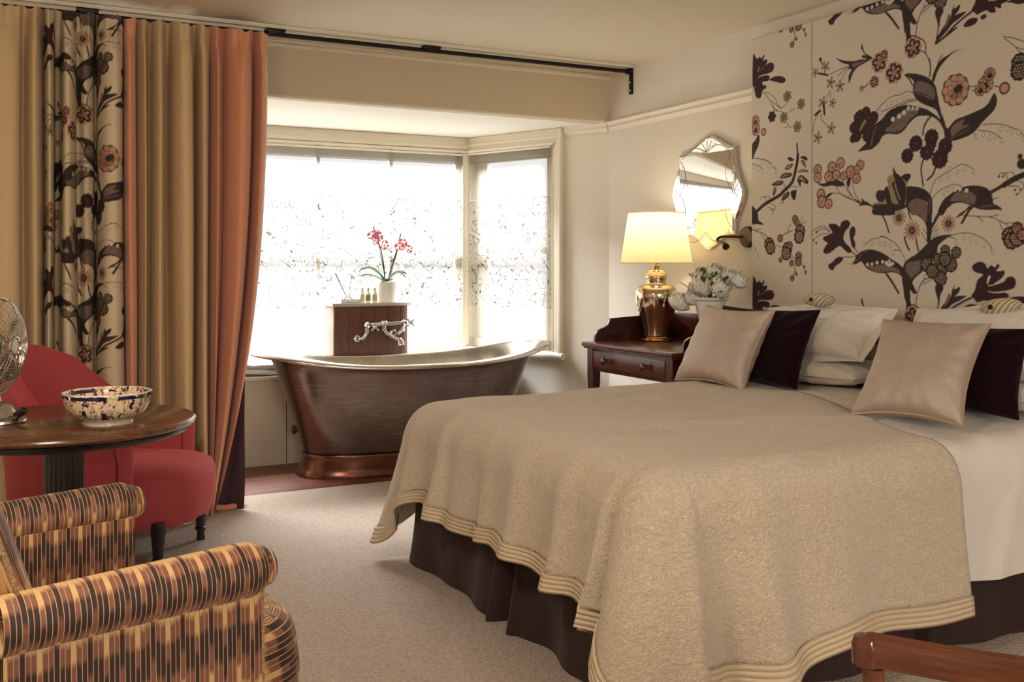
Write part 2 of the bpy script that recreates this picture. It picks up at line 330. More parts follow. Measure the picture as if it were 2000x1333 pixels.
    def build(s, name, mats, parent=None, smooth=True, org=None, weld=0, auto=35, kind=None, label=None):
        if not isinstance(mats, (list, tuple)): mats = [mats]
        me = bpy.data.meshes.new(name)
        o0 = org if org is not None else (ORG.get(parent.name) if parent is not None else None)
        vs_ = s.v if o0 is None else [(v[0]-o0[0], v[1]-o0[1], v[2]-o0[2]) for v in s.v]
        me.from_pydata([tuple(v) for v in vs_], [], s.f)
        for m_ in mats: me.materials.append(M[m_] if isinstance(m_, str) else m_)
        me.polygons.foreach_set('material_index', s.mi)
        if any(u != (0, 0, 0) for u in s.uv):
            at = me.attributes.new('uvw', 'FLOAT_VECTOR', 'POINT'); at.data.foreach_set('vector', np.array(s.uv, dtype=np.float32).ravel())
        me.polygons.foreach_set('use_smooth', [smooth]*len(me.polygons))
        if weld:
            bm = bmesh.new(); bm.from_mesh(me); bmesh.ops.remove_doubles(bm, verts=bm.verts, dist=weld); bmesh.ops.recalc_face_normals(bm, faces=bm.faces); bm.to_mesh(me); bm.free()
        me.update()
        if smooth and auto: me.set_sharp_from_angle(angle=math.radians(auto))
        o = bpy.data.objects.new(name, me); COL.objects.link(o)
        if parent is not None: o.parent = parent; ORG[o.name] = ORG.get(parent.name)
        elif org is not None: o.location = org; ORG[o.name] = org
        if kind: o['kind'] = kind
        if label: o['label'] = label
        return o
def thing(name, label, cat, loc=None, rot=(0, 0, 0), group=None, world=True):
    """an Empty at the base of a thing; world=True: its parts are given in room coordinates"""
    o = bpy.data.objects.new(name, None); COL.objects.link(o); o.empty_display_size = .1
    o.location = loc or (0, 0, 0); o.rotation_euler = rot; o['label'] = label; o['category'] = cat
    if group: o['group'] = group
    ORG[o.name] = tuple(o.location) if world else None
    return o
def tag(o, label, cat, group=None):
    o['label'] = label; o['category'] = cat
    if group: o['group'] = group
    return o
def struct(o): o['kind'] = 'structure'; return o
def lerp(a, b, t): return a+(b-a)*t
def sm(a, b, x):
    t = max(0, min(1, (x-a)/(b-a))) if a != b else float(x > a); return t*t*(3-2*t)
def gs(x, c, w): return math.exp(-((x-c)/w)**2)
def interp(x, pts):
    if x <= pts[0][0]: return pts[0][1]
    for (a, b), (c, d) in zip(pts, pts[1:]):
        if x <= c: return b+(d-b)*(x-a)/(c-a)
    return pts[-1][1]
def cr(pts, k=6, closed=False):
    """Catmull-Rom through points of any dimension"""
    P = [np.array(p, dtype=float) for p in pts]; n = len(P); out = []
    for i in range(n if closed else n-1):
        p0 = P[i-1] if closed or i > 0 else P[0]; p1 = P[i]; p2 = P[(i+1) % n]; p3 = P[(i+2) % n] if closed or i+2 < n else P[-1]
        for j in range(k):
            t = j/k; out.append(.5*((2*p1)+(-p0+p2)*t+(2*p0-5*p1+4*p2-p3)*t*t+(-p0+3*p1-3*p2+p3)*t**3))
    if not closed: out.append(P[-1])
    return out

# ------------------------------------------------------------------ the room
CZ, SZ = 2.518, 2.19           # ceiling, bay ceiling
XL, YB = -1.75, -2.6
struct(MB().box(XL, 3.6, YB, 5.56, -.06, 0).build('floor', 'boards', smooth=False))
struct(MB().box(-1.2, 3.7, 5.56, 6.9, -.06, 0).build('floor_bay', 'boards', smooth=False))
tag(struct(MB().box(XL+.002, 3.598, YB+.002, 5.455, 0, .012, .004).build('carpet', 'carpet')), 'beige looped wool carpet fitted up to the bay floorboards', 'carpet')
struct(MB().box(XL-.1, 3.72, YB-.1, 5.62, CZ, CZ+.08).build('ceiling', 'ceil', smooth=False))
struct(MB().box(XL, 3.6, 5.25, 5.54, CZ-.018, CZ, .003).build('trim_1', 'ceil'))
struct(MB().box(XL, 3.6, 5.532, 5.56, CZ-.05, CZ-.018, .006).build('trim_2', 'trim'))
struct(MB().box(XL-.1, 3.72, 5.54, 5.62, SZ-.001, CZ).build('wall_beam', 'beam', smooth=False))
struct(MB().tube([(XL, 5.545, SZ+.004), (3.6, 5.545, SZ+.004)], .011, 8).build('trim_3', 'trim'))
struct(MB().box(3.6, 3.72, YB-.1, 5.54, -.06, CZ).build('wall_right', 'wall', smooth=False))
struct(MB().box(XL-.1, XL, YB-.1, 5.62, -.06, CZ).build('wall_left', 'wall', smooth=False))
struct(MB().box(XL, -1.0, 5.54, 5.7, -.06, CZ).build('wall_pier', 'wall', smooth=False))
mb = MB(); mb.box(XL, 0, YB-.12, YB, -.06, CZ).box(1.8, 3.6, YB-.12, YB, -.06, CZ).box(0, 1.8, YB-.12, YB, -.06, .85).box(0, 1.8, YB-.12, YB, 2.35, CZ)
struct(mb.build('wall_back', 'wall', smooth=False))
mb = MB()
for x in (0, .87, 1.74): mb.box(x, x+.06, YB-.1, YB-.04, .85, 2.35)
for z in (.85, 1.57, 2.29): mb.box(0, 1.8, YB-.1, YB-.04, z, z+.06)
struct(mb.build('added_window', 'trim', smooth=False))  # added window, made to let the rear fill light in
# bay
mb = MB(); poly = [(-1.1, 5.6), (-.55, 6.8), (3.1, 6.8), (3.72, 5.6)]
mb.prism(poly, lambda x, y, d: (x, y, SZ+d), .1)
struct(mb.build('ceiling_bay', 'soffit', smooth=False))
def TB(c=BC, d=BD, n=BN):      # local frame: x along wall from the bay corner, y into the room, z up
    return Matrix(((d.x, n.x, 0, c[0]), (d.y, n.y, 0, c[1]), (0, 0, 1, 0), (0, 0, 0, 1)))
T2 = TB()
o0, o1 = .045, .64*BL
mb = MB(); mb.box(o1, BL, -.12, 0, -.02, SZ+.05, T=T2).box(-.02, o1, -.12, 0, -.02, .655, T=T2).box(-.02, o1, -.12, 0, 2.10, SZ+.05, T=T2)
struct(mb.build('wall_bay_right', 'wall', smooth=False))
mb = MB(); mb.box(-.6, 3.16, WY, WY+.12, -.02, .64).box(-.6, 3.16, WY, WY+.12, 2.10, SZ+.05)
struct(mb.build('wall_bay_front', 'wall', smooth=False))
BDl = Vector((-BD.x, BD.y, 0)); BNl = Vector((-BN.x, BN.y, 0)); T3 = TB((-.53, WY), BDl, BNl)
struct(MB().box(0, BL+.02, -.12, 0, -.02, SZ+.05, T=T3).build('wall_bay_left', 'wall', smooth=False))
# window 1: the wide front window
w1 = MB()
w1.box(-.53, 3.13, WY-.03, WY+.02, 2.085, SZ-.001, .004)
w1.box(-.53, 3.13, WY-.045, WY-.03, 2.10, 2.125, .004).box(-.53, 3.13, WY-.055, WY-.03, 2.075, 2.095, .006)
w1.box(3.075, 3.125, WY-.02, WY+.1, .62, 2.1, .004).box(-.53, -.45, WY-.03, WY+.1, .62, 2.1, .004)
w1.box(-.53, 3.13, WY-.03, WY+.1, .60, .645, .004)
w1 = struct(w1.build('window_1', 'trim'))
sash = MB()
XS = [-.45, .30, 1.02, 1.68, 2.34, 3.02]

for x, w in ((1.513, .04), (2.002, .026), (2.533, .026), (3.078, .09)):
    sash.box(x-w/2, x+w/2, WY+.02, WY+.06, .62, 2.1, .004)
sash.box(-.5, 3.1, WY+.02, WY+.07, 1.335, 1.385, .004).box(-.5, 3.1, WY+.02, WY+.06, 2.01, 2.09, .004).box(-.5, 3.1, WY+.02, WY+.06, .62, .71, .004)
sash.build('sash', 'trim', w1); MB().box(-.45, 3.06, WY+.038, WY+.042, .64, 2.08).build('pane', 'glass', w1, smooth=False)
# window 2: the narrow angled window
w2 = MB()
w2.box(0, o1+.02, 0, .03, 2.085, SZ-.001, .004, T=T2).box(0, o1+.09, .03, .042, 2.12, 2.14, .004, T=T2)
w2.box(0, o1+.02, .03, .05, 2.075, 2.095, .006, T=T2).box(-.01, .04, -.1, .015, .62, 2.1, .004, T=T2)
w2.box(o1-.01, o1+.02, 0, .02, .655, 2.12, .004, T=T2).box(o1+.02, o1+.055, 0, .03, .65, SZ-.001, .004, T=T2).box(o1+.055, o1+.085, 0, .045, .65, SZ-.001, .008, T=T2)
w2.tube([T2 @ Vector((-.02, .03, .635)), T2 @ Vector((o1+.10, .03, .635))], .028, 12).box(-.02, o1+.09, -.1, .03, .612, .66, .004, T=T2)
w2 = struct(w2.build('window_2', 'trim'))
sash = MB()
sash.box(.04, .15, -.08, -.04, .66, 2.1, .004, T=T2).box(o1-.10, o1, -.08, -.04, .66, 2.1, .004, T=T2)
sash.box(.04, o1, -.08, -.03, 1.335, 1.385, .004, T=T2).box(.04, o1, -.08, -.04, 2.0, 2.1, .004, T=T2).box(.04, o1, -.08, -.04, .66, .74, .004, T=T2)
sash.build('sash', 'trim', w2); MB().box(.05, o1, -.062, -.058, .66, 2.08, T=T2).build('pane', 'glass', w2, smooth=False)
# window seat
ws = MB().box(-.62, 3.235, 6.28, 6.31, 0, .535).build('trim_4', 'panel', smooth=False); struct(ws)
struct(MB().box(-.62, 3.24, 6.255, WY, .533, .56, .008).build('trim_5', 'trim'))
mb = MB(); x = 1.66; mb.box(x, x+.004, 6.2785, 6.2805, .0, .53)
struct(mb.build('trim_6', 'ebon', smooth=False))
# picture rail
def rail(p0, p1, n, name):
    prof = [(0, 2.197), (.028, 2.197), (.032, 2.188), (.022, 2.178), (.018, 2.165), (.022, 2.155), (.014, 2.148), (.010, 2.135), (0, 2.130)]
    m_ = MB(); a = [Vector((p0[0], p0[1], 0))+n*d+Vector((0, 0, z)) for d, z in prof]; b = [Vector((p1[0], p1[1], 0))+n*d+Vector((0, 0, z)) for d, z in prof]
    k = len(prof); m_.add(a+b, [(i, i+1, i+1+k, i+k) for i in range(k-1)]+[tuple(range(k))[::-1], tuple(range(k, 2*k))]); return struct(m_.build(name, 'trim', auto=50))
rail((3.6, 5.53), (3.6, -2.6), Vector((-1, 0, 0)), 'trim_7')
q = Vector((*BC, 0))+BD*(o1+.09); rail((q.x, q.y), (RC[0]-.005, RC[1]), BN, 'trim_8')

